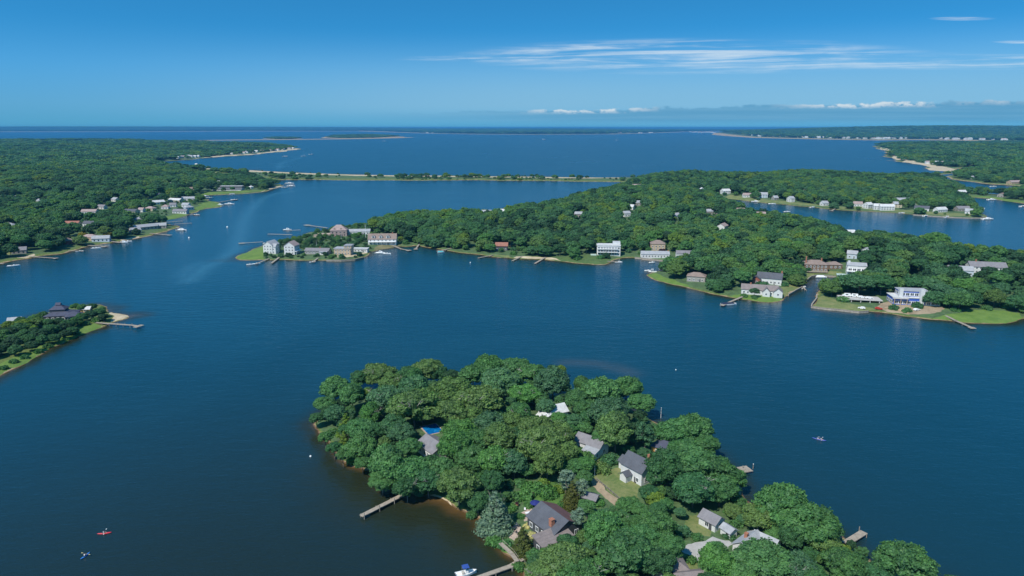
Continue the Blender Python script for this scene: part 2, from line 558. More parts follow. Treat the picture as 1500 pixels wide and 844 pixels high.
land('wooded_peninsula', [
    (344, 378), (347, 380), (352, 381.3), (370, 381.5), (388, 381), (416, 380.5), (450, 382), (490, 382.8), (520, 381), (532, 378), (541, 373), (546, 368.5), (556, 366),
    (570, 364), (584, 361), (596, 361.5), (608, 360), (622, 362), (640, 365), (660, 368), (680, 371), (700, 373), (720, 376.5), (745, 378), (760, 380), (780, 380), (800, 381), (830, 384),
    (852, 386.5), (870, 388), (885, 388), (892, 386), (900, 381), (912, 378), (926, 377.5), (940, 379), (958, 381), (972, 382.5), (978, 385), (978, 391), (970, 396.5), (960, 398.5), (947, 404),
    (953, 408), (960, 411), (976, 415), (1000, 420), (1020, 425), (1040, 430.5), (1055, 433), (1070, 436), (1085, 438.5), (1100, 440.5), (1115, 443), (1130, 443.5), (1143, 441.5),
    (1150, 437), (1157, 431.5), (1167, 425.5), (1178, 420), (1180, 415), (1183, 410), (1187, 406.5), (1193, 404.3), (1206, 404.8), (1220, 405.5), (1236, 408.5), (1248, 412), (1247, 420),
    (1243, 424), (1228, 423), (1210, 421.5), (1200, 424), (1196, 431), (1196.5, 437), (1190, 446), (1189, 450), (1205, 452), (1228, 454), (1258, 457.5), (1273, 456.5), (1287, 457.5), (1305, 460),
    (1323, 463.5), (1345, 466), (1364, 468.5), (1389, 470), (1410, 473), (1427, 474), (1450, 474.5), (1466, 474.5), (1478, 473.5), (1489, 471), (1502, 467), (1540, 468), (1700, 470),
    (1700, 392), (1560, 389), (1500, 385), (1450, 381), (1420, 377), (1395, 373), (1370, 370), (1340, 366), (1310, 361), (1280, 355), (1250, 349), (1225, 343), (1200, 336), (1175, 330), (1150, 325), (1125, 319),
    (1100, 313), (1078, 306), (1062, 300), (1055, 295), (1057, 290.5), (1075, 292), (1100, 295.5), (1120, 297.5), (1140, 299), (1165, 301.5), (1187, 303), (1210, 306), (1233, 308), (1258, 309.5), (1283, 310.5), (1310, 312),
    (1333, 314), (1365, 316.5), (1400, 318.5), (1425, 319.3), (1443, 319.3), (1446, 317.5), (1438, 313), (1430, 306), (1426, 300), (1417, 291), (1413, 281), (1404, 273), (1393, 267), (1370, 263), (1340, 261), (1320, 259.5),
    (1290, 262), (1200, 263), (1100, 262), (1000, 261.5), (960, 261), (940, 262), (920, 267), (905, 275), (880, 284), (850, 293), (820, 300), (790, 306), (762, 309.5), (735, 311.5), (700, 315.5),
    (660, 320), (610, 324), (560, 328), (530, 331), (510, 331), (490, 335), (470, 338), (452, 341), (438, 347), (415, 353), (397, 357), (385, 360), (368, 366), (352, 373)],
    marsh=3.2, sand=0.8, high=2.0,
    hills=[(940, 300, 9, 170), (1180, 275, 8, 260), (1010, 330, 6, 120), (700, 335, 4, 70), (1350, 400, 5, 80), (1250, 380, 5, 90), (1000, 264, 7, 80), (1175, 266, 9, 90), (1262, 268, 6, 60), (1085, 270, 5, 60), (895, 300, 5, 60), (800, 325, 4, 50)], zones=[
    ('marsh', [(345, 377.5), (353, 380.5), (370, 380.7), (386, 380.3), (388, 374), (392, 366), (385, 362), (370, 366.5), (353, 373.5)]),
    ('sandzone', [(492, 374.5), (508, 374), (528, 371), (540, 367.5), (538, 370.5), (525, 374.5), (508, 377), (494, 377)]),
    ('drygrass', [(548, 367), (560, 364.5), (578, 361.5), (590, 358.5), (575, 357), (556, 359), (549, 363)]),
    ('reed', [(800, 380.3), (830, 383.2), (852, 385.8), (870, 387.2), (886, 387), (893, 383), (898, 379.5), (880, 376), (862, 373), (840, 375), (815, 377)]),
    ('sandzone', [(752, 378), (780, 379.2), (800, 380), (822, 382.6), (815, 378.6), (798, 377), (780, 376.3), (756, 376)]),
    ('lawn', [(712, 373.5), (735, 376.2), (748, 377), (746, 374.5), (728, 373)]),
    ('marsh', [(948.5, 404), (962, 410), (976, 414), (1000, 419), (1010, 421), (1003, 416), (985, 409), (968, 403), (960, 400)]),
    ('marsh', [(1070, 435), (1100, 439.5), (1115, 442), (1130, 442.6), (1142, 440.8), (1148, 437), (1135, 434), (1110, 433), (1085, 431)]),
    ('lawn', [(1128, 432), (1148, 434.5), (1168, 423), (1176, 418.5), (1172, 413), (1150, 414.5), (1140, 422)]),
    ('lawn', [(1183, 407), (1193, 403), (1220, 404), (1238, 406), (1232, 401), (1212, 398), (1192, 397), (1182, 401)]),
    ('lawn', [(1191, 449), (1205, 451), (1228, 453), (1258, 456.3), (1284, 454), (1262, 448), (1240, 444), (1222, 438), (1208, 433), (1199, 436), (1198, 441)]),
    ('dirt', [(1284, 450), (1290, 444), (1310, 440), (1345, 441), (1372, 446), (1384, 452), (1360, 460), (1330, 461), (1300, 457.5)]),
    ('marsh', [(1366, 467.6), (1389, 468.6), (1410, 472), (1427, 473), (1450, 473.5), (1466, 473.5), (1478, 472.5), (1488, 470.4), (1497, 467), (1494, 459), (1470, 455), (1440, 453.5), (1418, 454), (1404, 459), (1385, 461)]),
    ('lawn', [(1287, 309.5), (1310, 311), (1333, 313), (1365, 315.5), (1400, 317.6), (1440, 318.5), (1430, 314.5), (1400, 312), (1360, 310), (1320, 307.5), (1290, 306)]),
    ('lawn', [(1060, 291), (1100, 295), (1140, 298.3), (1187, 302.3), (1233, 307.2), (1260, 308.6), (1258, 305), (1220, 302), (1180, 298), (1140, 294.5), (1100, 291), (1070, 287.5)]),
    ('lawn', [(1240, 305), (1283, 309.7), (1288, 305), (1260, 302)])])

land('mainland', [
    (-500, 520), (-300, 450), (-120, 408), (-40, 393), (0, 386), (20, 382), (40, 379), (60, 375), (90, 372), (112, 366), (130, 361), (155, 357), (180, 353), (200, 349.5), (222, 345), (240, 340), (250, 337),
    (260, 334.5), (262, 331.5), (250, 329.5), (241, 327.6), (236, 325), (240, 322.5), (257, 320.5), (276, 315), (283, 312.5), (292, 308), (303, 305.5), (321, 303.8), (322, 299), (320, 296), (308, 295), (300, 291.5),
    (294, 287), (300, 285.5), (312.7, 286), (335, 285), (356, 284), (370, 283), (382, 281.6), (396, 277.5), (406, 275.5), (416, 272.5), (411, 270.3), (402, 270), (398, 267.5), (388, 264.5), (378, 262),
    (340, 256), (300, 250.5), (268, 246.5), (246, 242), (228, 239), (236, 236.5), (254, 235.5), (285, 233.3), (320, 230), (345, 228.5), (380, 226), (400, 223.5), (420, 221.6), (434, 219.6), (441, 218.3), (432, 217.3), (420, 215.8),
    (395, 212.8), (350, 211), (300, 210), (240, 209.3), (180, 208.6), (100, 207.5), (0, 206.5), (-200, 206), (-600, 206.5), (-900, 225), (-1000, 300)],
    marsh=7.0, sand=1.2, high=2.2, hills=[(60, 240, 9, 160), (160, 246, 8, 140), (20, 262, 7, 130), (120, 272, 6, 110), (60, 212, 26, 900), (150, 220, 16, 500), (-200, 230, 20, 900), (330, 217, 10, 260), (-50, 270, 12, 400), (120, 300, 4, 120)], zones=[
    ('sandzone', [(228, 239), (240, 236.8), (258, 237), (268, 240), (300, 247), (340, 253), (380, 260), (378, 262), (340, 256), (300, 250.5), (268, 246.5), (246, 242)]),
    ('sandzone', [(285, 233.3), (320, 230), (345, 228.5), (380, 226), (400, 223.5), (420, 221.6), (441, 218.3), (431, 217.6), (418, 220), (396, 222.4), (376, 224.8), (344, 227.4), (318, 229)]),
    ('marsh', [(300, 305), (320, 303.2), (321, 296.5), (300, 294), (290, 298), (285, 306), (284, 311)]),
    ('marsh', [(242, 327.6), (258, 320), (275, 314.5), (270, 312.5), (250, 315.5), (234, 320.5), (237, 325)]),
    ('marsh', [(294, 286.3), (320, 285), (356, 283.4), (382, 281), (394, 277.5), (372, 279), (330, 281), (300, 282.5)]),
    ('sandzone', [(382, 281.6), (396, 277.5), (408, 275.2), (416, 272.5), (409, 272.5), (400, 274.5), (390, 278)]),
    ('lawn', [(175, 300), (200, 297.5), (232, 295.5), (228, 299), (200, 301.5), (178, 303)]),
    ('sandzone', [(176, 351), (190, 348.6), (204, 346.3), (204, 348.5), (190, 351), (178, 353)]),
    ('sandzone', [(24, 378), (40, 375), (50, 372), (52, 374.5), (40, 378.5)]),
    ('reed', [(226, 240), (262, 246.5), (300, 251), (340, 256.5), (374, 261.5), (352, 262), (320, 259), (280, 254), (248, 250), (226, 246)]),
    ('lawn', [(98, 331), (120, 333), (118, 336), (96, 334)]), ('lawn', [(52, 312), (80, 310), (84, 314), (56, 317)]),
    ('lawn', [(0, 372), (14, 366), (28, 364), (30, 369), (14, 374), (0, 378)])])

land('causeway', [(372, 261), (384, 263.5), (410, 263.8), (460, 263.2), (500, 264.2), (560, 264.3), (620, 264.6), (700, 264), (760, 265), (800, 265), (850, 266.2), (880, 266.4), (912, 266.8), (922, 268), (960, 262),
    (950, 260.2), (910, 260.2), (860, 260.1), (780, 259), (720, 258.5), (640, 257.4), (580, 257), (520, 256), (480, 254.8), (430, 252.8), (400, 251.2), (370, 249.6), (340, 248.6), (310, 247), (288, 245.8), (262, 244), (262, 246), (300, 251), (340, 257)],
    marsh=40.0, sand=2.0, high=1.6, rough=0.05, zones=[
    ('sandzone', [(910, 260.3), (860, 260.2), (780, 259.1), (720, 258.6), (640, 257.5), (580, 257.1), (520, 256.1), (480, 254.9), (430, 252.9), (400, 251.3), (370, 249.7), (310, 247.1), (288, 245.9), (264, 244.1),
                  (264, 245.2), (288, 247.2), (310, 248.9), (370, 252), (430, 255), (480, 256.6), (520, 257.8), (580, 258.6), (640, 259), (720, 259.9), (780, 260.3), (860, 261.3), (910, 261.2)])])

land('eastern_shore', [(1282, 217.5), (1290, 219.5), (1300, 222), (1299, 226), (1306, 231), (1313, 235), (1322, 237.8), (1335, 239.8), (1350, 241.8), (1361, 244.5), (1357, 247.2), (1362, 249.5), (1376, 250.5), (1390, 251.5),
    (1398, 249.5), (1404, 247.2), (1412, 246.5), (1424, 246.8), (1428, 249), (1410, 253), (1394, 257), (1391, 261), (1400, 263.5), (1420, 266), (1436, 268.5), (1450, 270), (1475, 271), (1500, 273.5), (1600, 277), (1700, 270), (1750, 215),
    (1600, 207.5), (1500, 208), (1420, 209), (1350, 209.5), (1310, 210.5), (1292, 213)],
    marsh=14, sand=3.0, high=2.4, hills=[(1330, 215, 10, 400), (1480, 222, 22, 700), (1400, 235, 10, 250)], zones=[
    ('sandzone', [(1300, 226), (1306, 231), (1313, 235), (1322, 237.8), (1335, 239.8), (1350, 241.8), (1361, 244.5), (1357, 247.2), (1362, 249.5), (1376, 250.5), (1392, 251), (1400, 248.6), (1392, 246), (1374, 243.5), (1362, 240.8),
                  (1345, 238.2), (1328, 236), (1316, 232.5), (1309, 228)]),
    ('sandzone', [(1282, 217.5), (1290, 219.5), (1300, 221.5), (1302, 219.5), (1292, 217.6)])])

land('inlet_bar', [(1300, 261.5), (1316, 258.6), (1340, 256.4), (1365, 254.3), (1388, 252.6), (1396, 253.5), (1386, 255.3), (1360, 257.2), (1335, 259.5), (1318, 263)], marsh=30, sand=2.0, high=1.2)
land('inlet_strip', [(1408, 284.5), (1417, 288.5), (1432, 290), (1447, 291), (1463, 293), (1480, 295.5), (1500, 298.5), (1560, 306), (1640, 300), (1600, 284), (1500, 281), (1478, 284), (1462, 285.5), (1440, 283), (1424, 280.5), (1413, 280.5)], marsh=10, sand=1.5, high=1.6, zones=[
    ('marsh', [(1410, 285), (1432, 289.6), (1463, 292.6), (1500, 297.6), (1500, 295), (1463, 289.5), (1432, 286.6)])])

land('sandbar', [(196, 208.2), (260, 206.6), (340, 205.6), (420, 204.9), (500, 204.1), (560, 203), (590, 202.2), (608, 201.2), (594, 201.3), (540, 202.7), (500, 203.4), (420, 204.2), (340, 204.9), (260, 205.9), (200, 207.2)], marsh=0, sand=4000, high=1.5, rough=0.02)
land('bay_islet', [(384, 203.2), (400, 204.2), (430, 204.2), (444, 203.3), (430, 202.2), (400, 202.0)], marsh=0, sand=20, high=2, rough=0.02)
land('long_islet', [(470, 202.3), (500, 203.2), (560, 202.3), (594, 201.1), (570, 200.0), (500, 199.9), (476, 200.6)], marsh=0, sand=60, high=3, hills=[(530, 201, 22, 500)], rough=0.02)
land('far_east_shore', [(1042, 197.4), (1056, 198.8), (1075, 200.2), (1100, 201.8), (1150, 203.2), (1200, 204.2), (1283, 205.7), (1333, 205.2), (1400, 205.8), (1500, 208.3), (1700, 210), (2000, 207), (2400, 196), (1800, 191), (1500, 190.6), (1300, 191), (1150, 192.5), (1080, 194.5), (1052, 196.2)],
     marsh=0, sand=70, high=3, rough=0.03, hills=[(1360, 197, 75, 3000), (1200, 198, 26, 2500), (1600, 198, 55, 4000)])
land('far_middle_shore', [(560, 193.4), (600, 194.8), (640, 195.9), (700, 196.8), (780, 197.3), (850, 197), (900, 196.7), (940, 195.6), (975, 194.6), (1000, 193.6), (1050, 192.6), (1180, 191.8), (1300, 190.4), (1100, 189.5), (800, 189.3), (500, 189.3), (480, 191.2)],
     marsh=0, sand=110, high=3, rough=0.03, hills=[(700, 192, 30, 5000), (860, 192, 20, 4000)])
land('far_west_shore', [(-900, 194), (-300, 193.5), (-60, 193.4), (60, 193.4), (160, 193.3), (260, 193), (360, 192.6), (480, 192.6), (600, 192.2), (700, 190.6), (560, 189.4), (200, 189.3), (-300, 189.3), (-900, 189.4)],
     marsh=0, sand=45, high=3, rough=0.03, hills=[(60, 191, 70, 9000), (300, 191, 60, 8000), (-300, 191, 70, 9000), (520, 191, 40, 5000)])


def z_at(x, y, which=None):
    x = np.atleast_1d(np.asarray(x, float))
    y = np.atleast_1d(np.asarray(y, float))
    z = np.full(len(x), -0.75)
    P = np.stack((x, y), 1)
    for L in LANDS.values():
        if which and L['name'] != which: continue
        b = L['bb']
        k = np.where((x > b[0]) & (x < b[1]) & (y > b[2]) & (y < b[3]))[0]
        if len(k):
            s = sdf(P[k], L['loop'])
            zz = shore_z(s, L['high'])
            if L['hills']:
                zz = zz + np.where(s > 0, hillz(x[k], y[k], L['hills']) * (1 - np.exp(-np.maximum(s, 0) / 45.0)), 0)
            z[k] = np.maximum(z[k], zz)
    return z


def P3(px, py, up=0.0):
    """point on the terrain (or the water) seen at a survey pixel"""
    z = 0.0
    for _ in range(5):
        g = G(px, py, z)
        z = max(float(z_at(g[0], g[1])[0]), 0.0)
    return Vector((g[0], g[1], z + up))


# ground materials
def ground_mat(name, marsh, sand, floor=(0.045, 0.080, 0.028)):
    m, t, b, out = mat(name)
    at = t.new('ShaderNodeAttribute', attribute_name='shore')
    tc = t.new('ShaderNodeTexCoord')
    n = t.noise(tc.outputs['Object'], 0.16, 5, 0.65)
    n2 = t.noise(tc.outputs['Object'], 0.9, 3, 0.6)
    d = t.math('ADD', at.outputs['Fac'], t.math('MULTIPLY', t.math('SUBTRACT', n, 0.5), 3.0 + marsh * 0.9))
    sandc = t.mix(n2, (0.30, 0.20, 0.10), (0.46, 0.36, 0.22))
    wet = t.mix(n2, (0.10, 0.060, 0.028), (0.17, 0.10, 0.045))
    marshc = t.mix(t.sstep(n2, 0.3, 0.7), (0.070, 0.110, 0.022), (0.15, 0.19, 0.040))
    grass = t.mix(t.sstep(t.math('ADD', t.math('MULTIPLY', n, 0.6), t.math('MULTIPLY', n2, 0.4)), 0.35, 0.65), floor, tuple(k * 2.1 for k in floor))
    col = grass
    if marsh > 0:
        col = t.mix(t.sstep(d, marsh * 0.75, marsh * 1.2), marshc, grass)
    col = t.mix(t.sstep(d, sand * 0.8, sand * 1.6), sandc, col)
    col = t.mix(t.sstep(at.outputs['Fac'], 0.2, 0.9), wet, col)
    t.l.new(col, b.inputs['Base Color'])
    b.inputs['Roughness'].default_value = 0.9
    return m


def zone_mat(name, a, c, s1=0.12, s2=1.1):
    m, t, b, out = mat(name)
    tc = t.new('ShaderNodeTexCoord')
    n = t.noise(tc.outputs['Object'], s1, 5, 0.65)
    n2 = t.noise(tc.outputs['Object'], s2, 3, 0.7)
    f = t.math('ADD', t.math('MULTIPLY', n, 0.6), t.math('MULTIPLY', n2, 0.4))
    t.l.new(t.mix(t.sstep(f, 0.36, 0.64), a, c), b.inputs['Base Color'])
    b.inputs['Roughness'].default_value = 0.92
    return m


ZM = {'lawn': zone_mat('lawn_grass', (0.095, 0.150, 0.036), (0.225, 0.225, 0.085)), 'marsh': zone_mat('marsh_grass', (0.085, 0.165, 0.022), (0.15, 0.235, 0.040)),
      'sandzone': zone_mat('beach_sand', (0.42, 0.33, 0.20), (0.60, 0.50, 0.34)), 'dirt': zone_mat('bare_dirt', (0.24, 0.18, 0.11), (0.40, 0.31, 0.20)),
      'reed': zone_mat('reed_bed', (0.055, 0.105, 0.028), (0.10, 0.165, 0.040), .3, 1.2), 'gravel': zone_mat('pale_gravel', (0.36, 0.35, 0.33), (0.46, 0.45, 0.42), 0.3, 2.0), 'stone': MATS['stone'],
      'drygrass': zone_mat('dry_grass', (0.12, 0.13, 0.05), (0.24, 0.20, 0.10)), 'garden': zone_mat('garden_plants', (0.040, 0.10, 0.020), (0.09, 0.19, 0.03), 0.4, 1.5)}


def offset_ring(loop, d):
    e = np.roll(loop, -1, 0) - np.roll(loop, 1, 0)
    n = np.stack((-e[:, 1], e[:, 0]), 1)
    n /= np.maximum(np.linalg.norm(n, axis=1, keepdims=True), 1e-9)
    area = np.sum(loop[:, 0] * np.roll(loop[:, 1], -1) - np.roll(loop[:, 0], -1) * loop[:, 1])
    if area < 0: n = -n
    p = loop + n * d
    s = sdf(p, loop)
    ok = np.abs(s - d) < abs(d) * 0.35
    return p[ok]


def build_land(L):
    loop = L['loop']
    r = np.random.default_rng(len(loop))
    dist = np.hypot(loop[:, 0], loop[:, 1])
    mean = dist.mean()
    far = max(1.0, mean / 700.0)
    rings = [offset_ring(loop, k * far) for k in (-4.0, 1.2, 3.5, 8.0)]
    rr = [dist.min()]
    q = 1 + 1 / 75 if mean < 9000 else 1 + 1 / 40
    while rr[-1] < dist.max() * 1.01: rr.append(rr[-1] * q)
    ang = np.arctan2(loop[:, 0], loop[:, 1])
    th = np.arange(ang.min(), ang.max(), 1 / 75 if mean < 9000 else 1 / 60)
    gr, gt = np.meshgrid(np.array(rr), th)
    gr = gr * (1 + r.uniform(-0.004, 0.004, gr.shape))
    gt = gt + r.uniform(-0.004, 0.004, gt.shape)
    g = np.stack((gr * np.sin(gt), gr * np.cos(gt)), -1).reshape(-1, 2)
    g = g[sdf(g, loop) > 10.0 * far]
    verts = [tuple(p) for p in loop]
    edges = [(i, (i + 1) % len(loop)) for i in range(len(loop))]
    zl = []
    for zi, (zn, zp) in enumerate(L['zones']):
        zloop = densify([P3(*p).xy for p in zp], 0.12, seed=zi + 5)
        zl.append((zn, zloop))
        b = len(verts)
        verts += [tuple(p) for p in zloop]
        edges += [(b + i, b + (i + 1) % len(zloop)) for i in range(len(zloop))]
    for k in rings: verts += [tuple(p) for p in k]
    verts += [tuple(p) for p in g]
    o = geometry.delaunay_2d_cdt([Vector(v) for v in verts], edges, [], 0, 0.01)
    V = np.array([(v.x, v.y) for v in o[0]])
    F = np.array([f for f in o[2] if len(f) == 3])
    sv = sdf(V, loop)
    cen = V[F].mean(1)
    sc = sdf(cen, loop)
    keep = sc > -5.0 * far
    F, cen = F[keep], cen[keep]
    z = shore_z(sv, L['high'])
    if L['hills']:
        z = z + np.where(sv > 0, hillz(V[:, 0], V[:, 1], L['hills']) * (1 - np.exp(-np.maximum(sv, 0) / 45.0)), 0)
    me = bpy.data.meshes.new(L['name'])
    me.from_pydata([(a[0], a[1], c) for a, c in zip(V, z)], [], [tuple(f) for f in F])
    me.materials.append(ground_mat(L['name'] + '_ground', L['marsh'], L['sand']))
    mi = np.zeros(len(F), int)
    names = []
    for zn, zloop in zl:
        if zn not in names:
            names.append(zn)
            me.materials.append(ZM[zn])
        mi[sdf(cen, zloop) > 0] = names.index(zn) + 1
    L['zl'] = zl
    me.polygons.foreach_set('material_index', mi)
    a = me.attributes.new('shore', 'FLOAT', 'POINT')
    a.data.foreach_set('value', sv)
    me.polygons.foreach_set('use_smooth', [True] * len(F))
    bm = bmesh.new(); bm.from_mesh(me)
    loose = [v for v in bm.verts if not v.link_faces]
    bmesh.ops.delete(bm, geom=loose, context='VERTS')
    for f in bm.faces:
        if f.normal.z < 0: f.normal_flip()
    bm.to_mesh(me); bm.free()
    me.update()
    ob = link(L['name'] + '_terrain', me)
    tag(ob, kind='structure')


for L in LANDS.values():
    build_land(L)


# ------------------------------------------------------------------ water
def polyline_d(P, line):
    d = np.full(len(P), 1e9)
    for a, b in zip(line[:-1], line[1:]):
        ab = b - a
        t = np.clip(((P - a) @ ab) / (ab @ ab), 0, 1)
        d = np.minimum(d, np.linalg.norm(P - a - t[:, None] * ab, axis=1))
    return d


def build_water():
    r = [118.0]
    while r[-1] < 1500: r.append(r[-1] * 1.0125)
    while r[-1] < 120000: r.append(r[-1] * 1.07)
    th = list(np.arange(-47, 47.01, 0.4)) + list(np.arange(52, 313, 8.0))
    r, th = np.array(r), np.radians(np.array(th))
    n, m = len(r), len(th)
    X = np.outer(r, np.sin(th)).ravel()
    Y = np.outer(r, np.cos(th)).ravel()
    P = np.stack((X, Y), 1)
    idx = np.arange(n * m).reshape(n, m)
    a = idx[:-1, :]
    b = np.roll(idx, -1, 1)[:-1, :]
    c = np.roll(idx, -1, 1)[1:, :]
    d = idx[1:, :]
    F = np.stack((a, b, c, d), -1).reshape(-1, 4)
    faces = [tuple(f) for f in F] + [tuple(range(m))]
    me = bpy.data.meshes.new('water')
    me.from_pydata([(x, y, 0.0) for x, y in P], [], faces)
    sh = np.zeros(len(P))
    for name, wide, amp in (('near_island', 5.0, 0.55), ('wooded_islet', 5.0, 0.5), ('wooded_peninsula', 5.0, 0.40), ('mainland', 6.0, 0.35), ('causeway', 10.0, 0.3), ('eastern_shore', 10, 0.35), ('inlet_strip', 7, 0.3)):
        L = LANDS[name]
        bb = L['bb']
        k = np.where((X > bb[0]) & (X < bb[1]) & (Y > bb[2]) & (Y < bb[3]) & (np.hypot(X, Y) < 3500))[0]
        s = -sdf(P[k], L['loop'])
        v = amp * np.exp(-np.maximum(s, 0) / wide)
        if name == 'near_island':
            g = G(560, 770)
            w = np.exp(-((X[k] - g[0]) ** 2 + (Y[k] - g[1]) ** 2) / 62.0 ** 2)
            v = np.maximum(v, w * (0.50 * np.exp(-np.maximum(s, 0) / 3.6) + 0.27 * np.exp(-(np.maximum(s, 0) / 26.0) ** 2)))
            east = np.clip((X[k] - 40) / 60, 0, 1)
            v = v * (1 - 0.6 * east)
        sh[k] = np.maximum(sh[k], v)
    def shoal(px, py, rx, ry, amp, ang=0.0):
        g = G(px, py)
        dx, dy = X - g[0], Y - g[1]
        u, w = dx * math.cos(ang) + dy * math.sin(ang), -dx * math.sin(ang) + dy * math.cos(ang)
        np.maximum(sh, amp * np.exp(-(u / rx) ** 2 - (w / ry) ** 2), out=sh)
    shoal(197, 462, 12, 9, 0.45)
    shoal(165, 451, 10, 8, 0.4)
    shoal(350, 382, 40, 6, 0.3)
    sl = np.zeros(len(P))
    for line, wide, amp in (([(276, 412), (300, 392), (330, 378), (348, 362), (352, 345), (356, 325), (366, 308), (382, 292), (402, 284), (430, 280)], 9.0, 0.75), ([(270, 405), (272, 396), (300, 383)], 9.0, 0.5), ([(1150, 303), (1230, 325), (1300, 335)], 6, 0.4), ([(410, 246), (412, 240), (440, 230), (450, 225)], 9, 0.7), ([(817, 274), (835, 279)], 6, 0.7)):
        pl = np.array([G(*p) for p in line])
        wid = wide * (1.0 + 0.0 * X)
        sl = np.maximum(sl, amp * np.exp(-(polyline_d(P, pl) / wid) ** 2))
    mk = np.zeros(len(P))
    sb = 0.6 * np.exp(-(polyline_d(P, np.array([G(*q) for q in ((826, 531), (850, 531.5), (880, 534), (905, 539), (925, 547))])) / 5.5) ** 2)
    for px, py, rx, ry, amp in ((330, 1000, 200, 165, 1.0), (200, 850, 90, 60, .8), (500, 760, 75, 75, .9), (1000, 1100, 120, 80, .6)):
        g = G(px, py)
        mk = np.maximum(mk, amp * np.exp(-((X - g[0]) / rx) ** 2 - ((Y - g[1]) / ry) ** 2))
    for nm, arr in (('shallow', sh), ('slick', sl), ('murk', mk), ('sandbank', sb), ('open', np.clip((Y - 600) / 1200, 0, 1))):
        at = me.attributes.new(nm, 'FLOAT', 'POINT')
        at.data.foreach_set('value', arr)
    m_, t, b, out = mat('bay_water')
    tc = t.new('ShaderNodeTexCoord')
    ob = tc.outputs['Object']
    shal = t.new('ShaderNodeAttribute', attribute_name='shallow').outputs['Fac']
    slk = t.new('ShaderNodeAttribute', attribute_name='slick').outputs['Fac']
    patch = t.noise(ob, 0.006, 4, 0.6, 0.8)
    patch2 = t.noise(ob, 0.05, 3, 0.6, 0.5)
    shn = t.math('MULTIPLY', shal, t.math('MULTIPLY_ADD', patch2, 0.9, 0.55))
    deep = t.mix(t.sstep(patch, 0.3, 0.7), WATER_A, WATER_B)
    murk = t.new('ShaderNodeAttribute', attribute_name='murk').outputs['Fac']
    deep = t.mix(murk, deep, (0.0125, 0.0235, 0.021))
    sbk = t.new('ShaderNodeAttribute', attribute_name='sandbank').outputs['Fac']
    deep = t.mix(t.math('MULTIPLY', sbk, t.math('MULTIPLY_ADD', patch2, 1.0, 0.1)), deep, (0.075, 0.078, 0.075))
    slf = t.math('MULTIPLY', slk, t.math('MULTIPLY_ADD', patch2, 0.7, 0.35), clamp=True)
    deep = t.mix(slf, deep, (0.042, 0.150, 0.215))
    col = t.mix(t.sstep(shn, 0.02, 0.30), deep, (0.020, 0.026, 0.013))
    col = t.mix(t.sstep(shn, 0.32, 0.60), col, (0.090, 0.055, 0.020))
    col = t.mix(t.sstep(shn, 0.55, 0.95), col, (0.24, 0.14, 0.05))
    t.l.new(col, b.inputs['Base Color'])
    opn = t.new('ShaderNodeAttribute', attribute_name='open').outputs['Fac']
    t.l.new(t.math('MULTIPLY_ADD', opn, 0.13, t.math('MULTIPLY_ADD', patch, 0.10, WATER_ROUGH)), b.inputs['Roughness'])
    b.inputs['IOR'].default_value = 1.333
    b.inputs['Specular IOR Level'].default_value = WATER_SPEC
    mp = t.new('ShaderNodeMapping')
    mp.inputs['Rotation'].default_value = (0, 0, 0.5)
    mp.inputs['Scale'].default_value = (0.55, 1.4, 1)
    t.l.new(ob, mp.inputs[0])
    w1 = t.noise(mp.outputs[0], 0.55, 3, 0.6, 0.3)
    w2 = t.noise(mp.outputs[0], 0.14, 3, 0.6, 0.3)
    h = t.math('ADD', t.math('MULTIPLY', w1, 0.5), t.math('MULTIPLY', w2, 1.0))
    bu = t.new('ShaderNodeBump')
    bu.inputs['Strength'].default_value = 0.55
    bu.inputs['Distance'].default_value = 0.55
    t.l.new(h, bu.inputs['Height'])
    t.l.new(bu.outputs[0], b.inputs['Normal'])
    me.materials.append(m_)
    tag(link('water', me), kind='structure')


WATER_A, WATER_B = (0.003, 0.044, 0.072), (0.005, 0.054, 0.088)
WATER_ROUGH, WATER_SPEC = 0.11, 0.5
build_water()

# ------------------------------------------------------------------ air over the bay
def build_haze():
    k = 110000.0
    me = MB().box(-k, k, -2000, k, -1.9, 140.0).mesh('haze', [])
    m = bpy.data.materials.new('bay_air')
    m.use_nodes = True
    t = NT(m.node_tree)
    t.n.clear()
    out = t.new('ShaderNodeOutputMaterial')
    v = t.new('ShaderNodeVolumePrincipled')
    v.inputs['Color'].default_value = HAZE_COL
    v.inputs['Density'].default_value = HAZE
    v.inputs['Anisotropy'].default_value = 0.0
    t.l.new(v.outputs[0], out.inputs['Volume'])
    me.materials.append(m)
    tag(link('haze', me), kind='stuff')


HAZE, HAZE_COL = 5.0e-5, (0.10, 0.42, 0.80, 1)
build_haze()

# ------------------------------------------------------------------ tree shapes
def ico(sub):
    bm = bmesh.new()
    bmesh.ops.create_icosphere(bm, subdivisions=sub, radius=1.0)
    v = np.array([tuple(a.co) for a in bm.verts])
    f = np.array([[a.index for a in q.verts] for q in bm.faces])
    bm.free()
    return v, f


ICO1, ICO2 = ico(1), ico(2)


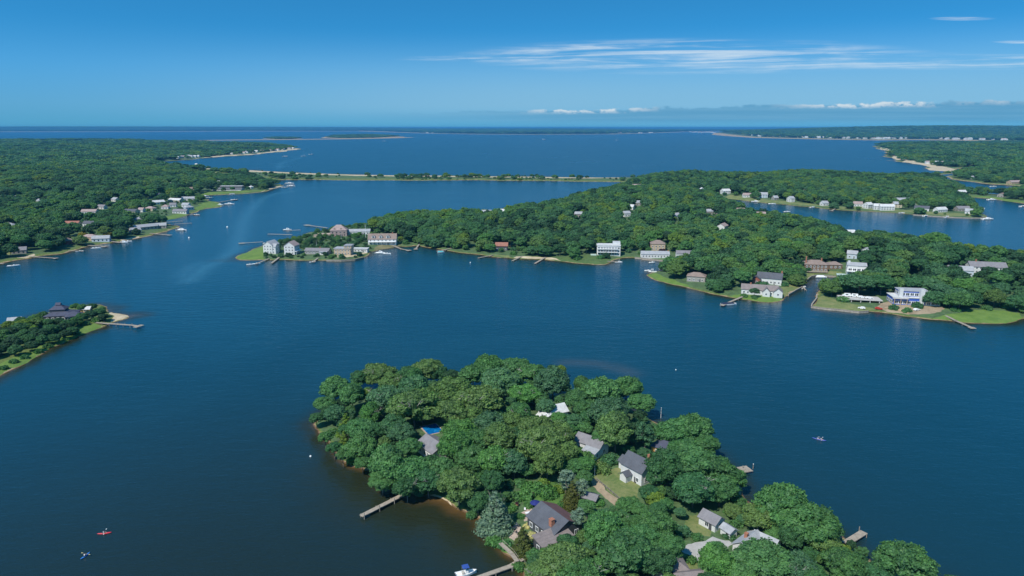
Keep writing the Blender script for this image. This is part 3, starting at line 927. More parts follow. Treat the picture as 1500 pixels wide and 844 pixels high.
def crown_mesh(name, seed, lobes, leaves, leaf, kind='broad', material='leaf'):
    """foliage of one tree, unit radius about the crown's middle: solid inner clumps covered with leaf sprays"""
    r = np.random.default_rng(seed)
    V, F, T = [], [], []
    nv = 0
    wob = r.uniform(0.82, 1.12, 7)
    L = []
    if kind == 'broad':
        k = 0
        while len(L) < lobes and k < 9000:
            k += 1
            d = r.normal(size=3); d /= np.linalg.norm(d)
            if d[2] < -0.62: continue
            a = (math.atan2(d[1], d[0]) / (2 * PI) % 1.0) * 7
            w = wob[int(a) % 7] * (1 - a % 1) + wob[(int(a) + 1) % 7] * (a % 1)
            q = r.uniform(0.80, 1.0) if r.random() < 0.8 else r.uniform(0.3, 0.7)
            p = d * np.array((0.77 * w, 0.77 * w, 0.60 * r.uniform(0.85, 1.1))) * q
            rad = r.uniform(0.10, 0.28) if lobes > 30 else r.uniform(0.28, 0.42)
            if any(np.linalg.norm(p - o[0]) < 0.45 * max(rad, o[1]) for o in L): continue
            L.append((p, rad, (r.uniform(.85, 1.2), r.uniform(.85, 1.2), r.uniform(0.5, 0.9))))
        L.append((np.zeros(3), 0.55, (1, 1, 0.7)))
    elif kind == 'cone':
        n = 11
        for i in range(n):
            h = i / (n - 1)
            rr = (1 - h) ** 0.85 * 0.80 + 0.03
            m = max(1, int(round(9 * (1 - h))))
            o = r.uniform(0, 6)
            for j in range(m):
                a = o + 2 * PI * j / m + r.uniform(-0.25, 0.25)
                q = rr * r.uniform(0.8, 1.1)
                L.append((np.array((math.cos(a) * q * 0.75, math.sin(a) * q * 0.75, -0.95 + 2.2 * h - 0.1 * r.random())), 0.13 + 0.24 * (1 - h), (1.15, 1.15, 0.5)))
        for i in range(5):
            L.append((np.array((0, 0, -0.8 + 0.42 * i)), 0.5 - 0.09 * i, (1, 1, 1)))
    elif kind == 'wispy':
        for i in range(lobes):
            d = r.normal(size=3); d /= np.linalg.norm(d)
            L.append((d * np.array((0.62, 0.62, 0.85)) * r.uniform(0.35, 1.0), r.uniform(0.14, 0.26), (1, 1, 0.6)))
    elif kind == 'shrub':
        for i in range(lobes):
            d = r.normal(size=3); d /= np.linalg.norm(d)
            L.append((np.array((d[0] * 0.65, d[1] * 0.65, abs(d[2]) * 0.5 - 0.1)), r.uniform(0.26, 0.45), (1, 1, 0.85)))
    bv, bf = ICO2 if (lobes > 30 and kind == 'broad') else ICO1
    fr = r.uniform(2.0, 4.0, (3,))
    for (p, rad, sq) in L:
        sq = np.array(sq)
        w = bv * rad * 0.88 * sq
        n = 1 + 0.16 * np.sin(bv @ np.array((5.1, 3.3, 4.2)) + p[0] * 17) + 0.12 * np.sin(bv @ np.array((-4.0, 7.1, 3.0)) + p[1] * 19) + r.uniform(-0.08, 0.08, len(bv))
        V.append(w * n[:, None] + p)
        F += [tuple(q + nv) for q in bf]
        T.append(np.clip(r.normal(0.42, 0.12, len(bf)), 0, 1))
        nv += len(bv)
    tot = sum(l[1] ** 2 for l in L)
    for (p, rad, sq) in L:
        n = int(leaves * rad ** 2 / tot)
        if n < 1: continue
        d = r.normal(size=(n, 3)); d /= np.linalg.norm(d, axis=1, keepdims=True)
        d[:, 2] = np.where(d[:, 2] < -0.55, -d[:, 2], d[:, 2])
        c = d * np.array(sq) * rad * np.where(r.random((n, 1)) < .22, r.uniform(1.0, 1.38, (n, 1)), r.uniform(0.92, 1.12, (n, 1))) + p
        # skip sprays buried in other clumps
        ok = np.ones(n, bool)
        for (p2, r2, s2) in L:
            if p2 is p: continue
            ok &= (((c - p2) / np.array(s2)) ** 2).sum(1) > (r2 * 0.86) ** 2
        c, d = c[ok], d[ok]
        n = len(c)
        if not n: continue
        nr = d + r.normal(size=(n, 3)) * 0.55
        nr /= np.linalg.norm(nr, axis=1, keepdims=True)
        t = np.cross(nr, r.normal(size=(n, 3))); t /= np.linalg.norm(t, axis=1, keepdims=True)
        b = np.cross(nr, t)
        s = leaf * r.uniform(0.65, 1.35, (n, 1))
        e = s * r.uniform(0.6, 1.0, (n, 1))
        q = np.stack((c - t * s - b * e * 0.4, c + t * s * 0.4 - b * e, c + t * s + b * e * 0.4, c - t * s * 0.4 + b * e), 1)
        q[:, 1] += nr * s * 0.25; q[:, 3] += nr * s * 0.25
        V.append(q.reshape(-1, 3))
        F += [(nv + 4 * i, nv + 4 * i + 1, nv + 4 * i + 2, nv + 4 * i + 3) for i in range(n)]
        nv += 4 * n
        clump = np.clip(r.normal(0.5, 0.17), 0.1, 0.9)
        T.append(np.clip(r.normal(clump, 0.20, n), 0, 1))
    me = bpy.data.meshes.new(name)
    me.from_pydata(np.concatenate(V).tolist(), [], F)
    at = me.attributes.new('tint', 'FLOAT', 'FACE')
    at.data.foreach_set('value', np.concatenate(T))
    me.materials.append(MATS[material])
    me.update()
    return me


def trunk_mesh(name, seed):
    """unit-high bole with limbs reaching into the crown"""
    r = random.Random(seed)
    m = MB()
    m.tube((0, 0, -0.06), (0.01, 0.0, 0.35), 0.034, 0.026, 8)
    m.tube((0.01, 0, 0.33), (0.0, 0.015, 0.75), 0.026, 0.016, 7)
    for i in range(7):
        a = i * 2.4 + r.uniform(-.4, .4)
        h = 0.34 + 0.055 * i
        q = r.uniform(0.26, 0.42)
        e = (math.cos(a) * q, math.sin(a) * q, h + r.uniform(0.22, 0.40))
        m.tube((0, 0, h), e, 0.014, 0.005, 5)
        m.tube((e[0] * .55, e[1] * .55, h + (e[2] - h) * .55), (e[0] * .9 + r.uniform(-.1, .1), e[1] * .9 + r.uniform(-.1, .1), e[2] + 0.1), 0.006, 0.003, 4)
    return m.mesh(name, MATS['trunk'], True)


BROAD = [crown_mesh('broad_crown', 100 + i, 96 + 8 * (i % 3), 8200, 0.041) for i in range(7)]
CONE = [crown_mesh('cone_crown', 200 + i, 20, 3600, 0.055, 'cone') for i in range(2)]
WISPY = [crown_mesh('wispy_crown', 300 + i, 46, 2600, 0.055, 'wispy') for i in range(2)]
SHRUB = [crown_mesh('shrub_crown', 400 + i, 14, 900, 0.10, 'shrub') for i in range(3)]
def dead_limb_mesh(seed):
    r = random.Random(seed)
    m = MB()
    for i in range(5):
        a = r.uniform(-.5, .9) + (i % 2) * .5
        q = r.uniform(.72, .95)
        e = Vector((math.cos(a) * q, math.sin(a) * q, r.uniform(.35, .62)))
        m.tube((0, 0, -.1), e, .018, .006, 5)
        for k in range(3):
            d = Vector((r.uniform(-.2, .2), r.uniform(-.2, .2), r.uniform(.02, .2)))
            m.tube(e * r.uniform(.6, .95), e * .9 + d, .006, .002, 4)
    return m.mesh('dead_limb', MATS['deadwood'], True)


MATS['deadwood'] = plain('bare_grey_wood', (0.38, 0.35, 0.31), 0.9, 0.2, 2.0)
DEAD = [dead_limb_mesh(i) for i in range(2)]
TRUNKS = [trunk_mesh('bole', i) for i in range(3)]
PROTO = {'broad': BROAD, 'cone': CONE, 'wispy': WISPY, 'shrub': SHRUB}
KINDNAME = {'broad': ('broadleaf_tree', 'tree'), 'cone': ('conifer', 'tree'), 'wispy': ('slender_tree', 'tree'), 'shrub': ('shrub', 'shrub')}
ALLTREES = []        # dicts awaiting a label
rt = random.Random(21)


def jitter(c, k=0.14):
    q = rt.uniform(1 - k, 1 + k)
    return (c[0] * q * rt.uniform(0.93, 1.07), c[1] * q, c[2] * q * rt.uniform(0.93, 1.07), 1.0)


def add_tree(x, y, z, rad, zc, kind='broad', tone='mid', vs=None, region=''):
    """x, y, z foot; rad crown radius; zc height of the crown's middle over the foot"""
    root = thing(KINDNAME[kind][0], None, KINDNAME[kind][1], (x, y, z), rt.uniform(0, 6.28))
    vs = vs if vs is not None else (rt.uniform(0.80, 1.0) if kind == 'broad' else 1.0)
    me = rt.choice(PROTO[kind])
    cr = link('crown', me, root, (0, 0, zc), 0, (rad * rt.uniform(0.90, 1.16), rad * rt.uniform(0.90, 1.10), rad * vs))
    cr.color = jitter(TONE[tone])
    if kind != 'shrub':
        h = zc + rad * vs * (0.3 if kind != 'cone' else 1.0)
        link('trunk', rt.choice(TRUNKS), root, (0, 0, 0), rt.uniform(0, 6), (h * 0.9, h * 0.9, h))
    if kind == 'broad' and region == 'near' and rt.random() < .2:
        link('dead_limb', rt.choice(DEAD), root, (0, 0, zc), rt.uniform(3.4, 5.6) - root.rotation_euler.z, (rad, rad, rad * vs))
    ALLTREES.append(dict(o=root, x=x, y=y, rad=rad, kind=kind, tone=tone, region=region, zc=zc))
    return root


def tree_px(cx, cy, rpx, tone='mid', kind='broad', zc=None, region='near', vs=None):
    """crown seen at a survey pixel with a half-width in pixels"""
    zc0 = zc
    h = 8.0
    for _ in range(4):
        g = G(cx, cy, h)
        _, _, dep = project(g[0], g[1], h)
        rad = rpx * 1.1 * dep / FPX
        gz = float(z_at(g[0], g[1])[0])
        if gz < 0.3: gz = 0.3
        zc = zc0 if zc0 is not None else {'broad': min(2.4 + rad * 0.66, 9.5), 'cone': rad * 1.02 + 0.2, 'wispy': 2.6 + rad, 'shrub': rad * 0.15}[kind]
        h = gz + zc
    return add_tree(g[0], g[1], gz - 0.1, rad, zc, kind, tone, vs, region)


NEAR = '''
490 568 22 mid|463 612 11 deep|476 592 15 mid|492 606 17 blue|525 554 15 deep|556 548 24 olive|575 560 18 olive|600 553 22 mid|626 541 21 olive|642 546 15 deep
566 584 28 blue|516 580 21 mid|606 568 24 blue|544 606 20 bright|526 628 20 mid|606 597 33 olive|578 622 21 deep|590 634 19 blue|658 574 30 olive|715 538 24 mid
693 549 22 mid|754 539 22 mid|735 560 29 blue|779 548 23 mid|810 559 29 blue|821 541 8 yellow|660 550 14 dark|768 578 20 bright|702 588 34 olive|662 606 26 olive
716 622 26 blue|673 632 26 bright|751 620 22 olive|786 630 31 olive|816 632 20 olive|818 612 13 bright|853 562 14 mid|878 575 27 mid|918 568 24 mid|938 590 20 mid
895 604 30 blue|860 600 16 mid|842 615 12 blue|902 632 33 olive|818 640 22 olive|985 633 24 mid|1011 629 29 mid|1035 650 19 mid|1000 661 26 mid|976 681 32 deep
1013 677 35 mid|1048 689 28 mid|1075 703 19 mid|1016 714 30 deep|962 700 15 deep|1055 717 24 mid|952 722 14 deep|570 681 33 mid|602 690 28 mid|560 704 18 mid
596 712 20 deep|527 655 24 mid|531 677 12 mid|627 704 22 deep|646 690 25 mid|666 651 30 bright|690 672 24 mid|672 709 33 olive|700 734 18 deep|725 674 26 bright
720 704 20 deep|753 678 22 blue|789 651 34 olive|802 674 26 olive|824 660 22 olive|732 640 26 olive|828 822 36 olive|884 774 33 mid|940 787 24 mid|916 810 40 deep
850 846 36 mid|792 842 24 olive|860 742 13 mid|962 769 28 mid|1050 823 28 bright|1116 818 36 mid|1166 832 28 blue|1146 739 38 mid|1112 756 24 olive
1187 768 38 mid|1206 792 24 olive|1234 828 31 mid|1326 828 40 mid|1288 838 20 deep|980 800 22 mid|960 822 26 deep|1160 785 22 deep|1085 842 24 mid|1190 850 24 mid|882 642 15 mid|600 655 16 mid
550 630 16 deep|640 585 20 mid|690 610 20 olive|760 605 20 mid|845 585 20 mid|800 595 16 blue|618 606 14 mid|630 680 16 deep|760 640 20 deep|700 645 20 mid
'''
for row in NEAR.strip().split('\n'):
    for it in row.split('|'):
        a = it.split()
        tree_px(float(a[0]), float(a[1]), float(a[2]), a[3])
for a in ((507, 622, 13, 'yellow', 'cone'), (504, 645, 11, 'yellow', 'cone'), (726, 751, 25, 'spruce', 'cone'), (838, 725, 16, 'cedar', 'cone'), (766, 793, 17, 'cedar', 'cone'),
          (829, 700, 16, 'spruce', 'wispy'), (853, 712, 13, 'spruce', 'wispy'), (945, 636, 18, 'blue', 'wispy'), (845, 757, 14, 'spruce', 'wispy'), (930, 640, 12, 'blue', 'wispy')):
    tree_px(*a)
for a in ((515, 676, 8, 'yellow'), (584, 716, 8, 'mid'), (617, 722, 8, 'blue'), (488, 634, 9, 'mid'), (704, 771, 6, 'spruce'), (778, 786, 8, 'cream'), (773, 771, 6, 'cream'), (790, 718, 14, 'bright'),
          (806, 724, 14, 'bright'), (775, 713, 10, 'bright'), (818, 718, 10, 'yellow'), (795, 708, 9, 'yellow'), (770, 728, 13, 'bright'), (752, 730, 12, 'mid'), (748, 745, 9, 'bright'), (775, 740, 8, 'mid'), (824, 740, 9, 'bright'), (722, 795, 11, 'bright'), (740, 800, 11, 'mid'),
          (858, 674, 15, 'bright'), (880, 688, 13, 'olive'), (895, 676, 13, 'deep'), (846, 662, 9, 'bright'), (1000, 780, 12, 'blue'), (1022, 788, 8, 'mid'), (1068, 786, 8, 'deep'), (1078, 768, 10, 'mid'),
          (1070, 750, 10, 'bright'), (1030, 728, 10, 'deep'), (758, 830, 9, 'bright'), (1012, 822, 9, 'bright'), (756, 812, 8, 'bright'), (876, 738, 9, 'bright'),
          (762, 708, 9, 'mid'), (742, 712, 11, 'deep'), (690, 755, 8, 'mid'), (764, 757, 6, 'bright'), (1095, 745, 9, 'olive'), (1085, 735, 8, 'mid'), (1120, 775, 10, 'deep')):
    tree_px(a[0], a[1], a[2], a[3], 'shrub')

# ------------------------------------------------------------------ houses
CLEAR = []           # (x, y, half width, half depth, heading, corridor towards the camera)
PANE = MB().box(-.5, .5, -.02, .05, -.5, .5).mesh('window', MATS['glass'])
FRAME = MB().box(-.58, -.46, .0, .08, -.58, .58).box(.46, .58, .0, .08, -.58, .58).box(-.46, .46, .0, .08, .46, .58).box(-.46, .46, .0, .08, -.58, -.46).box(-.03, .03, .052, .075, -.46, .46).mesh('window_frame', MATS['trim'])
DOORM = MB().box(-.5, .5, -.02, .06, 0, 2.1).mesh('door', MATS['darkwall'])


def wing(root, ox, oy, rz, w, d, h, roof, rise, wall, roofm, base=-0.9, win='auto', over=0.45, z0=0.0):
    """one block of a house: walls and roof as parts of root"""
    hw, hd = w / 2, d / 2
    m = MB()
    if roof in ('gable',):
        pts = [(-hd, base), (hd, base), (hd, h), (0, h + rise), (-hd, h)]
        vs = [(-hw, y, z) for y, z in pts] + [(hw, y, z) for y, z in pts]
        m.add(vs, [(4, 3, 2, 1, 0), (5, 6, 7, 8, 9), (0, 1, 6, 5), (1, 2, 7, 6), (2, 3, 8, 7), (3, 4, 9, 8), (4, 0, 5, 9)])
    elif roof == 'shed':
        vs = [(-hw, -hd, base), (hw, -hd, base), (hw, hd, base), (-hw, hd, base), (-hw, -hd, h), (hw, -hd, h), (hw, hd, h + rise), (-hw, hd, h + rise)]
        m.add(vs, [(3, 2, 1, 0), (4, 5, 6, 7), (0, 1, 5, 4), (1, 2, 6, 5), (2, 3, 7, 6), (3, 0, 4, 7)])
    else:
        m.box(-hw, hw, -hd, hd, base, h)
    wl = m.build('wall', MATS[wall], root, (ox, oy, z0), rz)
    r = MB()
    t = 0.16
    if roof == 'gable':
        s = rise / hd
        for k in (-1, 1):
            y0, zz0 = k * (hd + over), h - over * s
            vs = []
            for x in (-hw - over, hw + over):
                vs += [(x, 0, h + rise + 0.02), (x, y0, zz0 + 0.02), (x, y0, zz0 + t + 0.02), (x, 0, h + rise + t + 0.02)]
            r.add(vs, [(0, 1, 2, 3), (7, 6, 5, 4), (0, 4, 5, 1), (1, 5, 6, 2), (2, 6, 7, 3)])
    elif roof == 'hip':
        o = over
        rl = max(hw - hd, 0.15)
        vs = [(-hw - o, -hd - o, h), (hw + o, -hd - o, h), (hw + o, hd + o, h), (-hw - o, hd + o, h)]
        vs += [(a, b, h + t) for a, b, _ in vs] + [(-rl, 0, h + rise + t), (rl, 0, h + rise + t)]
        r.add(vs, [(3, 2, 1, 0), (0, 1, 5, 4), (1, 2, 6, 5), (2, 3, 7, 6), (3, 0, 4, 7), (4, 5, 9, 8), (5, 6, 9), (6, 7, 8, 9), (7, 4, 8)])
    elif roof == 'flat':
        o = over
        r.box(-hw - o, hw + o, -hd - o, hd + o, h + .004, h + rise)
    elif roof == 'shed':
        s = rise / d
        o = over
        vs = []
        for x in (-hw - o, hw + o):
            vs += [(x, -hd - o, h - o * s + .02), (x, hd + o, h + rise + o * s + .02), (x, hd + o, h + rise + o * s + .02 + t), (x, -hd - o, h - o * s + .02 + t)]
        r.add(vs, [(0, 1, 2, 3), (7, 6, 5, 4), (0, 4, 5, 1), (1, 5, 6, 2), (2, 6, 7, 3), (3, 7, 4, 0)])
    rf = r.build('roof', MATS[roofm], root, (ox, oy, z0), rz)
    if win is None: return wl, rf
    # windows on the faces that a viewer over the bay can see
    dist = math.hypot(root.location.x, root.location.y)
    storeys = max(1, int(round((h - 0.3) / 2.7)))
    step = 2.6 if dist < 700 else 3.6
    for (nx, ny, L) in ((0, -1, w), (0, 1, w), (1, 0, d), (-1, 0, d)):
        a = root.rotation_euler.z + rz
        wx = nx * math.cos(a) - ny * math.sin(a)
        wy = nx * math.sin(a) + ny * math.cos(a)
        to = -Vector((root.location.x, root.location.y)).normalized()
        if wx * to.x + wy * to.y < 0.12: continue
        n = max(1, int((L - 1.2) / step))
        for fl in range(storeys):
            for i in range(n):
                u = (i - (n - 1) / 2) * (L - 1.0) / n
                if win == 'glazed': sx, sz = (L - 1.0) / n * 0.84, 1.9
                else: sx, sz = min(1.25, L / n * 0.5), 1.45
                zc = 1.45 + fl * 2.75
                if zc + sz / 2 > h - 0.1: continue
                px_, py_ = nx * (w / 2) + (-ny) * u, ny * (d / 2) + nx * u
                c, s = math.cos(rz), math.sin(rz)
                face = math.atan2(ny, nx) - PI / 2
                p = link('window', PANE, root, (ox + px_ * c - py_ * s, oy + px_ * s + py_ * c, zc + z0), rz + face, (sx, 1, sz))
                if dist < 760: link('frame', FRAME, p)
    return wl, rf


def chimney(rf, x, y, z0, z1, s=0.45, m='brick'):
    MB().box(x - s, x + s, y - s, y + s, z0, z1).box(x - s - .08, x + s + .08, y - s - .08, y + s + .08, z1 + .003, z1 + .18).build('chimney', MATS[m], rf)


def house(px, py, head, w, d, h, roof, rise, wall, roofm, label, name='house', cat='house', clear=10, chim=None, win='auto', door=True, group=None, sink=0.0):
    p = P3(px, py)
    root = thing(name, label, cat, (p.x, p.y, max(p.z, 0.25) - sink), R(head), group)
    dist = math.hypot(p.x, p.y)
    if dist > 1900: win = None
    wl, rf = wing(root, 0, 0, 0, w, d, h, roof, rise, wall, roofm, win=win)
    if chim:
        for c in chim: chimney(rf, c[0] * w, c[1] * d, h * 0.7, h + rise + c[2])
    if door and dist < 1000:
        sgn = -1 if (math.sin(R(head) - PI / 2) < 0) else 1
        link('door', DOORM, root, (w * 0.21, sgn * d / 2, 0), 0 if sgn > 0 else PI)
    CLEAR.append((p.x, p.y, w / 2 + 2.5, d / 2 + 2.5, R(head), clear))
    return root


def dormer(root, x, y, z, w=1.8, l=2.2, h=1.3, wall='white', roofm='grey', flip=1):
    m = MB()
    hw = w / 2
    pts = [(-hw, 0), (hw, 0), (hw, h), (0, h + 0.8), (-hw, h)]
    vs = [(x + a, y, z + b) for a, b in pts] + [(x + a, y + l * flip, z + b) for a, b in pts]
    m.add(vs, [(0, 1, 2, 3, 4), (9, 8, 7, 6, 5), (0, 5, 6, 1), (1, 6, 7, 2), (2, 7, 8, 3), (3, 8, 9, 4), (4, 9, 5, 0)])
    dm = m.build('dormer', MATS[wall], root)
    r = MB()
    for s in (-1, 1):
        r.add([(x, y - .2 * flip, z + h + .86), (x + s * (hw + .25), y - .2 * flip, z + h - .2), (x + s * (hw + .25), y + l * flip, z + h - .2), (x, y + l * flip, z + h + .86),
               (x, y - .2 * flip, z + h + .96), (x + s * (hw + .25), y - .2 * flip, z + h - .1), (x + s * (hw + .25), y + l * flip, z + h - .1), (x, y + l * flip, z + h + .96)],
              [(0, 1, 2, 3), (7, 6, 5, 4), (0, 4, 5, 1), (1, 5, 6, 2), (2, 6, 7, 3), (3, 7, 4, 0)])
    r.build('dormer_roof', MATS[roofm], dm)
    link('pane', PANE, dm, (x, y - .03 * flip, z + h * .55), PI if flip > 0 else 0, (w * .55, 1, h * .7))


def porch(root, x0, x1, y0, y1, z, mat_='trim', posts=4):
    MB().box(x0, x1, y0, y1, z, z + .2).build('porch_roof', MATS[mat_], root)
    for i in range(posts):
        x = x0 + .2 + (x1 - x0 - .4) * i / max(1, posts - 1)
        MB().box(x - .09, x + .09, y0 + .1, y0 + .28, -.3, z - .003).build('porch_post', MATS['trim'], root)


# near island
h1 = house(637, 664, -52, 11, 8.5, 3.4, 'gable', 2.2, 'white', 'grey', 'house with one grey roof plane showing beside the blue pool among the trees', chim=None)
h2 = house(935, 699, -53, 9.5, 7.5, 4.8, 'gable', 3.2, 'white', 'slate', 'two storey white house with dark slate roof and brick chimney by the lawn', chim=[(0.36, 0.16, 1.3)])
wing(h2, -1.0, -5.0, PI / 2, 3.2, 2.8, 2.6, 'gable', 1.0, 'white', 'slate', win=None)
wing(h2, -6.6, 1.2, 0, 3.8, 4.2, 3.2, 'gable', 1.4, 'white', 'slate')
h3 = house(866, 660, -40, 11, 6, 3.8, 'gable', 2.0, 'white', 'grey', 'white house half hidden under oaks at the head of the lawn', clear=0)
wing(h3, 3.0, -4.5, 0, 5, 3.5, 2.8, 'shed', 0.8, 'white', 'pale')
h4 = house(974, 664, -38, 8, 6.5, 3.0, 'hip', 2.0, 'orange', 'navy', 'dark roofed cabin with an orange tan eave behind the brick chimney', clear=0)
h5 = house(810, 612, 28, 10, 7, 3.4, 'gable', 2.2, 'white', 'whiteroof', 'white roofed house deep in the woods on the far side of the near island', clear=0)
wing(h5, -5.5, -3.2, PI / 2, 6, 4.5, 3.0, 'gable', 1.6, 'white', 'whiteroof', win=None)
h6 = house(812, 776, -55, 12.5, 11, 3.4, 'gable', 2.9, 'darkwall', 'slate', 'charcoal roofed house with taupe front wing and pinkish brick chimney beside the patio', clear=0)
wing(h6, 6.4, -5.6, R(88), 10.5, 4.6, 3.0, 'shed', 0.9, 'darkwall', 'taupe')
MB().add([(x, y, z + dz) for dz in (.185, .26) for x, y, z in ((-6.6, 0.25, 6.17), (6.6, 0.25, 6.17), (6.6, 5.95, 3.16), (-6.6, 5.95, 3.16))],
         [(3, 2, 1, 0), (4, 5, 6, 7), (0, 1, 5, 4), (1, 2, 6, 5), (2, 3, 7, 6), (3, 0, 4, 7)]).build('mossy_roof_slope', MATS['mossroof'], h6)
chimney([c for c in h6.children if c.name.startswith('roof')][0], 3.2, -3.6, 2.5, 6.4, 0.62)
house(865, 736, -30, 4.6, 3.6, 2.3, 'gable', 0.9, 'tan', 'grey', 'small grey roofed garden shed below the sloping lawn', name='shed', cat='shed', clear=0)
h8 = house(1042, 770, -52, 5.8, 4.8, 2.7, 'gable', 1.6, 'white', 'grey', 'white cottage with grey gable roof above the gravel drive', clear=0)
h9 = house(1067, 784, -60, 3.6, 3.0, 2.2, 'gable', 0.9, 'white', 'pale', 'little white outbuilding with a pale roof below the white cottage', name='shed', cat='shed', clear=0)
h10 = house(1096, 806, 42, 8.4, 5.2, 2.8, 'gable', 1.7, 'white', 'pale', 'pale grey roofed house with two wings and a brick chimney by the drive', clear=0, chim=[(-0.1, 0.1, 1.0)])
wing(h10, 4.6, -2.8, R(-88), 6.6, 4.6, 2.7, 'gable', 1.5, 'white', 'pale')
h11 = house(976, 838, 8, 9, 8, 3.0, 'hip', 2.4, 'greywall', 'taupe', 'taupe hip roofed house at the bottom edge beside the small hedge', clear=0)
wing(h11, 4.2, -6.5, 0, 9, 5.5, 2.7, 'gable', 1.5, 'greywall', 'taupe')

# wooded islet
hp = house(92, 466, 12, 16, 13, 3.0, 'hip', 2.8, 'darkwall', 'navy', 'dark pagoda like house with tiered hip roofs on the wooded islet', clear=16)
wing(hp, -1.5, 0.5, 0, 8.5, 6.5, 1.6, 'hip', 2.8, 'darkwall', 'navy', base=0, win=None, z0=4.6)
wing(hp, -1.5, 0.5, 0, 2.2, 1.6, 1.0, 'gable', 0.8, 'darkwall', 'navy', base=0, win=None, z0=8.2)
wing(hp, 8.5, -4.5, 0.3, 9, 8, 2.8, 'hip', 2.2, 'darkwall', 'navy')
MB().box(-9.5, 5.0, -9.6, -6.6, -.2, 0.55).build('deck', MATS['dock'], hp)
house(23, 474, 20, 7, 5, 2.6, 'gable', 1.4, 'white', 'pale', 'white shed roof poking out of the islet shrubs', name='shed', cat='shed', clear=14)
house(127, 457, 5, 6, 4, 2.4, 'gable', 1.3, 'orange', 'whiteroof', 'tiny white and rust hut near the islet beach', name='shed', cat='shed', clear=10)

# western point of the peninsula
w1 = house(398, 370, 76, 12, 10, 8.2, 'gable', 3.6, 'white', 'pale', 'tall white gabled house outermost on the grassy point', chim=None)
wing(w1, -3.0, -5.6, PI / 2, 5, 5, 7.0, 'gable', 2.4, 'white', 'pale')
w2 = house(428, 371.5, 82, 11, 10.5, 8.5, 'gable', 3.6, 'white', 'pinkroof', 'white three storey house with dormered cedar roof on the grassy point')
porch(w2, -6, 6, -7.3, -5.28, 3.0)
w3 = house(466, 371.5, -3, 23, 8, 3.4, 'gable', 2.0, 'greywall', 'grey', 'long low grey roofed bungalow on the grassy point', chim=[(0.1, 0, 1.0)])
wing(w3, 7, -4.6, 0, 7, 3.5, 2.7, 'shed', 0.6, 'white', 'pale')
w4 = house(504, 372, -3, 16, 11, 5.8, 'flat', 0.4, 'tan', 'pale', 'boxy tan two storey house above the raised sand yard')
wing(w4, 5.5, -1, 0, 7, 9, 2.6, 'flat', 0.3, 'tan', 'pale', base=0, z0=6.3)
house(529, 368.5, -4, 14, 6, 3.2, 'flat', 0.3, 'white', 'whiteroof', 'low white flat annex beside the boxy tan house')
w5 = house(497, 345, 8, 18, 13, 6.5, 'hip', 5.5, 'pinkroof', 'pinkroof', 'big pinkish cedar house with steep hip roof on the north bank')
dormer(w5, -4, -5.6, 6.6, 2.4, 3, 1.6, 'tan', 'pinkroof'); dormer(w5, 3, -5.6, 6.6, 2.4, 3, 1.6, 'tan', 'pinkroof')
MB().box(-27, -9.6, -7, 3, -.3, 2.6).build('terrace', MATS['stone'], w5)
house(525, 343, 4, 27, 9, 3.6, 'gable', 2.2, 'white', 'pale', 'long white ranch house with light grey roof on the north bank')
w7 = house(561, 357, 3, 29, 11, 5.6, 'gable', 5.0, 'white', 'brown', 'large white house with three dormers and columned porch', chim=[(0.36, 0, 1.3)])
for x in (-9, -1.5, 6): dormer(w7, x, -5.2, 6.6, 3.4, 4.2, 2.2, 'white', 'brown')
porch(w7, -14, 14, -8.4, -5.53, 2.9, posts=7)
house(556, 331, 10, 12, 8, 3.2, 'gable', 2.2, 'tan', 'pale', 'tan house with pale roof tucked in trees behind the large porch house', clear=12)

# south shore of the peninsula
house(735, 366, -4, 12, 9, 4.6, 'gable', 2.8, 'darkwall', 'red', 'dark walled cabin with a red brown roof on the wooded south shore', clear=26)
m12 = house(891, 372.5, -5, 22, 12, 9.2, 'flat', 0.4, 'white', 'whiteroof', 'white modern three storey house with stacked balconies', win='glazed', clear=40)
for z in (3.1, 6.2): MB().box(-10.5, 8.5, -8.2, -6.03, z, z + .3).build('balcony', MATS['trim'], m12)
MB().box(4, 11, -2, 4, 9.7, 12.4).build('penthouse', MATS['white'], m12)
MB().box(-17, -11.6, -9, -4, -.2, 0.9).build('terrace', MATS['terrace'], m12)
m13 = house(959, 376.5, -4, 26, 9, 3.4, 'gable', 2.2, 'white', 'pale', 'long single storey white house with pale roof and red end chimney', chim=[(0.47, 0, 0.9)], clear=30)
house(963, 366, -8, 14, 10, 6.5, 'hip', 3.2, 'tan', 'brown', 'brown hip roofed house standing behind the long pale roofed one', clear=24)
house(1003, 377, -6, 16, 8, 4.2, 'gable', 2.2, 'white', 'grey', 'white one storey house with grey roof half behind the oak point', clear=26)
house(1020, 411, -20, 14, 9, 4.0, 'hip', 2.6, 'greywall', 'brown', 'grey shingled cottage among the trees of the oak point', clear=16)
m17 = house(1127, 414.5, -25, 18, 9, 4.6, 'gable', 3.6, 'white', 'slate', 'white house with dark slate roof and end chimney behind the lawn', chim=[(0.47, 0.1, 1.6)], clear=20)
wing(m17, -9, -3, PI / 2, 9, 6, 3.4, 'gable', 2.2, 'redwall', 'slate')
m18 = house(1112, 430, -18, 25, 9, 3.6, 'gable', 3.0, 'white', 'taupe', 'long taupe roofed waterfront house with a gabled porch', chim=[(-0.25, 0, 1.0)], clear=30)
wing(m18, 4.5, -4.5, PI / 2, 6, 5, 3.4, 'gable', 2.6, 'white', 'taupe')
wing(m18, 12.5, -1.5, PI / 2, 10, 6, 3.4, 'gable', 2.6, 'white', 'taupe')
m19 = house(1192, 397, -8, 19, 12, 5.8, 'hip', 3.0, 'wood', 'brown', 'brown timber house with wide hip roof at the canal head', chim=[(-0.42, -0.3, 3.4), (0.3, 0.1, 1.4)], clear=24)
MB().box(-8, 9, -8.6, -6.03, -.2, 0.8).build('deck', MATS['dock'], m19)
